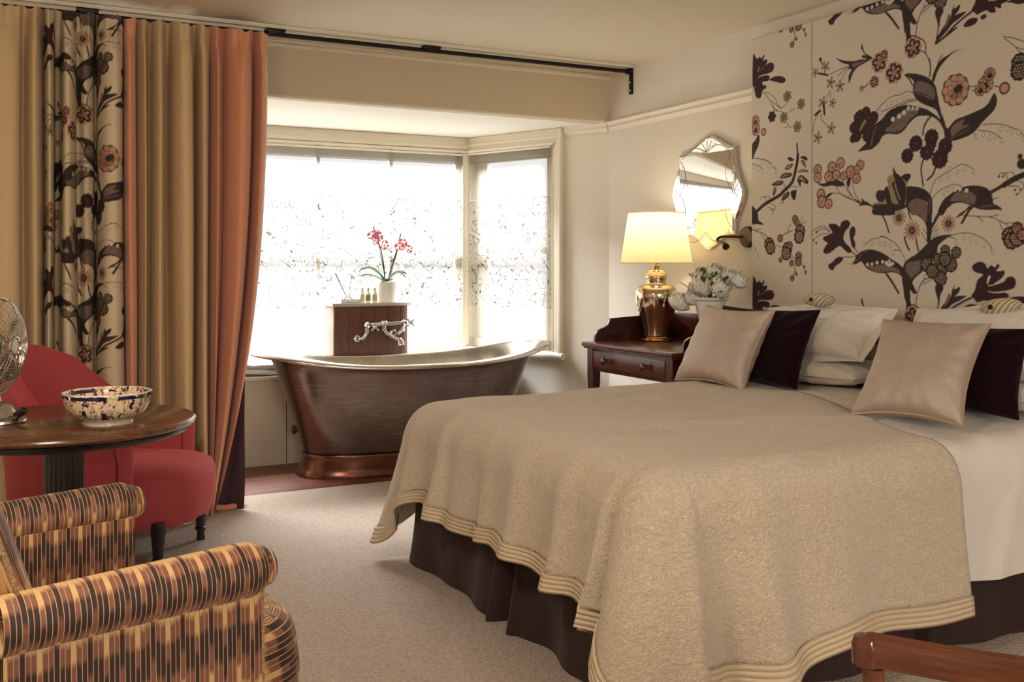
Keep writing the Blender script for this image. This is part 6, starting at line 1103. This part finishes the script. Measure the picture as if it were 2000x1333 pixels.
MB().grid(rail_sec, 50, 12, cv=True, uvf=lambda u, v: (u*L_, v*.1+.01, 0), capv=False).build('top_rail', 'railwood', dch, auto=40)
MB().lathe([(0, -.019), (.017, -.018), (.018, .006), (.015, .013), (0, .015)], (A_.x+dc_d.x*.004, A_.y+dc_d.y*.004, .810), 16).build('rail_end', 'railwood', dch, auto=40)
for s in (.010, L_-.010):
    c_ = railf(s, 0); MB().tube([(c_.x-dn.x*.10, c_.y-dn.y*.10, .014), (c_.x-dn.x*.02, c_.y-dn.y*.02, .25), (c_.x, c_.y, .45), (c_.x, c_.y, .79)], [.013, .016, .016, .0125], 12).build('back_post', 'chairwood', dch)
for z in (.47, .755):
    MB().tube([tuple(railf(s, 0)+Vector((0, 0, z))) for s in np.linspace(.015, L_-.015, 20)], .010, 8).build('cross_rail', 'chairwood', dch)
MB().grid(lambda u, v: tuple(railf(lerp(.018, L_-.018, u), 0)+Vector((0, 0, lerp(.475, .75, v)))), 24, 4).build('cane_panel', 'cane', dch)
for s in (.10, L_-.10): 
    c_ = railf(s, 0); MB().tube([tuple(c_+Vector((0, 0, .47))), tuple(c_+Vector((0, 0, .755)))], .006, 8).build('slat', 'chairwood', dch)
cc = (A_+B_)/2; MB().prism([tuple((A_+dn*.0).xy), tuple((B_).xy), tuple((B_+dn*.42).xy), tuple((A_+dn*.42).xy)], lambda x, y, d: (x, y, .43+d), .045).build('seat', 'red', dch, auto=30)
for p_ in (A_+dc_d*.03+dn*.39, B_-dc_d*.03+dn*.39): MB().tube([(p_.x, p_.y, .014), (p_.x, p_.y, .43)], [.012, .018], 12).build('leg', 'chairwood', dch)

# ------------------------------------------------------------------ things on the tap box and the seat
TZ = 1.006
pot = thing('orchid_pot', 'white glazed flower pot holding the pink orchid on the tap box', 'flower pot', (2.372, 6.40, TZ))
MB().lathe([(0, .0), (.070, .0), (.074, .004), (.079, .13), (.081, .138), (.076, .140), (.072, .125), (0, .120)], (2.372, 6.40, TZ), 40).build('pot_wall', 'whitecer', pot)
orc = thing('orchid', 'pink orchid with two flower stems standing in the white pot', 'orchid', (2.372, 6.40, TZ+.12))
mb = MB(); rr = random.Random(5)
for k in range(40):
    a = rr.random()*6.28; r = rr.random()*.06; mb.sphere((2.372+r*cos(a), 6.40+r*sin(a), TZ+.128+rr.random()*.012), (rr.uniform(.006, .014), rr.uniform(.005, .01), .006), 6, 5)
mo = mb.build('potting_bark', 'moss', orc); mo['kind'] = 'stuff'
def leaf(a, L, rise, w, droop):
    d = Vector((cos(a), sin(a), 0)); s = Vector((-sin(a), cos(a), 0)); b = Vector((2.372, 6.40, TZ+.13))
    def f(u, v):
        p = b+d*(L*v)+Vector((0, 0, rise*sin(v*PI*.62)-droop*v*v)); wd = w*sin(PI*min(1, .12+v*.9))**.8; return tuple(p+s*((u-.5)*2*wd)+Vector((0, 0, .012*abs(u-.5)*2)))
    o = MB().grid(f, 8, 16).build('leaf', 'bluegreen', orc, auto=0); q = o.modifiers.new('t', 'SOLIDIFY'); q.thickness = .002
leaf(PI+.12, .19, .11, .024, .02); leaf(PI-.3, .16, .05, .016, .0); leaf(PI+.9, .085, .03, .032, .03); leaf(-.35, .13, .10, .034, .06); leaf(.15, .16, .08, .016, .02); leaf(-1.3, .07, .03, .026, .03)
def oflower(c, r, ph, parent):
    c = Vector(c); nn = Vector((-.25, -.95, -.1)).normalized(); x_ = nn.cross(Vector((0, 0, 1))).normalized(); y_ = x_.cross(nn); mb = MB()
    for k, (a, L, w) in enumerate(((90, 1, .42), (210, .95, .40), (330, .95, .40), (15, 1.02, .62), (165, 1.02, .62))):
        a = D(a)+ph; d = x_*cos(a)+y_*sin(a); s = -x_*sin(a)+y_*cos(a)
        mb.grid(lambda u, v: tuple(c+d*(r*L*v)+s*((u-.5)*2*r*w*math.sin(PI*min(1, .08+v*.88))**.8)+nn*(.12*r*sin(v*3)+.15*r*abs(u-.5))), 5, 7)
    mb.sphere(tuple(c+nn*r*.15-y_*r*.15), (r*.16, r*.16, r*.22), 8, 6); return mb.build('flower', 'orchid', parent, auto=0)
for pts_, fl in ((((2.365, 6.40, TZ+.13), (2.352, 6.39, 1.25), (2.330, 6.385, 1.36), (2.300, 6.38, 1.43), (2.285, 6.38, 1.47), (2.278, 6.38, 1.515)), [((2.262, 6.36, 1.452), .036), ((2.296, 6.355, 1.448), .038), ((2.278, 6.355, 1.425), .034), ((2.345, 6.36, 1.392), .034), ((2.285, 6.36, 1.47), .028)]),
                 (((2.380, 6.40, TZ+.13), (2.400, 6.39, 1.22), (2.425, 6.385, 1.30), (2.447, 6.38, 1.37), (2.460, 6.38, 1.42), (2.469, 6.38, 1.468)), [((2.452, 6.355, 1.378), .036), ((2.476, 6.365, 1.405), .034), ((2.518, 6.36, 1.365), .030)])):
    s_ = MB().tube([tuple(q) for q in cr(pts_, 6)], .0042, 7).tube([(pts_[0][0]+.006, pts_[0][1]-.004, pts_[0][2]), (pts_[3][0]+.004, pts_[3][1]-.002, pts_[3][2])], .0024, 6).build('stem', 'stem', orc)
    for i, (c_, r_) in enumerate(fl): oflower(c_, r_, i*.6, s_)
M['greyceramic'] = mat('pale_grey_ceramic', srgb(186, 184, 186), .4); M['oil'] = mat('amber_bath_oil', srgb(240, 232, 200), .15); M['lab1'] = mat('cream_paper_label', srgb(206, 192, 150), .7); M['lab2'] = mat('grey_paper_label', srgb(140, 136, 124), .7); M['cap'] = mat('frosted_cap', srgb(206, 202, 194), .4); M['ink'] = mat('label_ink', srgb(70, 60, 40), .8)
for x, lab, ll in ((2.190, 'lab1', 'small bottle of bath oil, leftmost of three on the tap box'), (2.231, 'lab2', 'small bottle with grey label, middle of three on the tap box'), (2.276, 'lab1', 'small bottle of bath oil nearest the orchid pot')):
    b = thing('bottle', ll, 'bottle', (x, 6.36, TZ), group='three toiletry bottles on the tap box'); c_ = (x, 6.36, TZ)
    MB().lathe([(0, 0), (.0155, 0), (.017, .003), (.017, .062), (.013, .070), (.008, .074), (.008, .078), (0, .078)], c_, 24).build('body', 'oil', b, auto=50)
    MB().lathe([(0, .076), (.0105, .076), (.0105, .098), (.009, .100), (0, .100)], c_, 20).build('cap', 'cap', b, auto=50)
    l_ = MB().lathe([(.0174, .014), (.0174, .052)], c_, 24, cap=False).build('label', lab, b, auto=0)
    mb = MB()
    for z in (.044, .036, .031, .026, .021):
        w_ = .8 if z > .04 else .55; mb.grid(lambda u, v: (x+.01765*cos(-PI/2-.35+(u-.5)*w_), 6.36+.01765*sin(-PI/2-.35+(u-.5)*w_), TZ+z+v*(.003 if z > .04 else .0012)), 6, 1)
    mb.build('label_print', 'ink', l_, auto=0)
dt = thing('diffuser_tray', 'shallow pale grey rectangular tray under the reed diffuser', 'tray', (2.10, 6.37, TZ))
MB().box(2.045, 2.163, 6.335, 6.405, TZ, TZ+.006, .002).box(2.040, 2.168, 6.330, 6.336, TZ+.002, TZ+.026, .002).box(2.040, 2.168, 6.404, 6.410, TZ+.002, TZ+.026, .002).box(2.040, 2.046, 6.330, 6.410, TZ+.002, TZ+.026, .002).box(2.162, 2.168, 6.330, 6.410, TZ+.002, TZ+.026, .002).build('tray_body', 'greyceramic', dt)
rd_ = thing('reed_diffuser', 'small clear glass reed diffuser with three thin reeds in the grey tray', 'diffuser', (2.10, 6.37, TZ+.006))
MB().lathe([(0, 0), (.030, 0), (.033, .006), (.031, .022), (.016, .030), (.010, .034), (.010, .044), (.012, .046), (0, .046)], (2.10, 6.37, TZ+.006), 24).build('glass_bottle', 'clear', rd_, auto=50)
for p1 in ((2.004, 6.36, 1.203), (2.016, 6.38, 1.200), (2.118, 6.36, 1.203)): MB().tube([(2.10, 6.37, TZ+.012), p1], .002, 5).build('reed', 'stem', rd_)
# folded towels on the window seat
def towel(loc, sx, sy, h, seed, label):
    t = thing('towel', label, 'towel', loc, (0, 0, D(8*seed-4)), 'white towels on the window seat', world=False)
    for k in range(2):
        def f(u, v):
            a = 2*PI*v; x = (u-.5)*sx; y = rsup(sy/2, 1, 3.5, a)[0]; z = h*k+h/2+rsup(1, h/2, 2.4, a)[1]
            return (x+.01*noise.noise(Vector((u*3, v*3, seed+k))), y+.012*noise.noise(Vector((u*3, v*2, seed+k+5))), max(0.0, z+.012*noise.noise(Vector((u*4, v*3, seed*3+k)))*(z > .01)+.012*sin(u*5+seed+k)*.5+.006))
        mb = MB().grid(f, 26, 28, cv=True); n0 = 28
        mb.f.append(tuple(range(n0))[::-1]); mb.mi.append(0); mb.f.append(tuple(26*n0+i for i in range(n0))); mb.mi.append(0)
        mb.build('fold', 'towel', t, org=Z3, auto=60)
towel((1.50, 6.38, .561), .30, .20, .04, 1, 'crumpled white towel lying on the window seat left of the bathtub')
towel((1.42, 6.56, .561), .24, .16, .04, 0, 'folded white towel behind the crumpled one, beside the curtain')
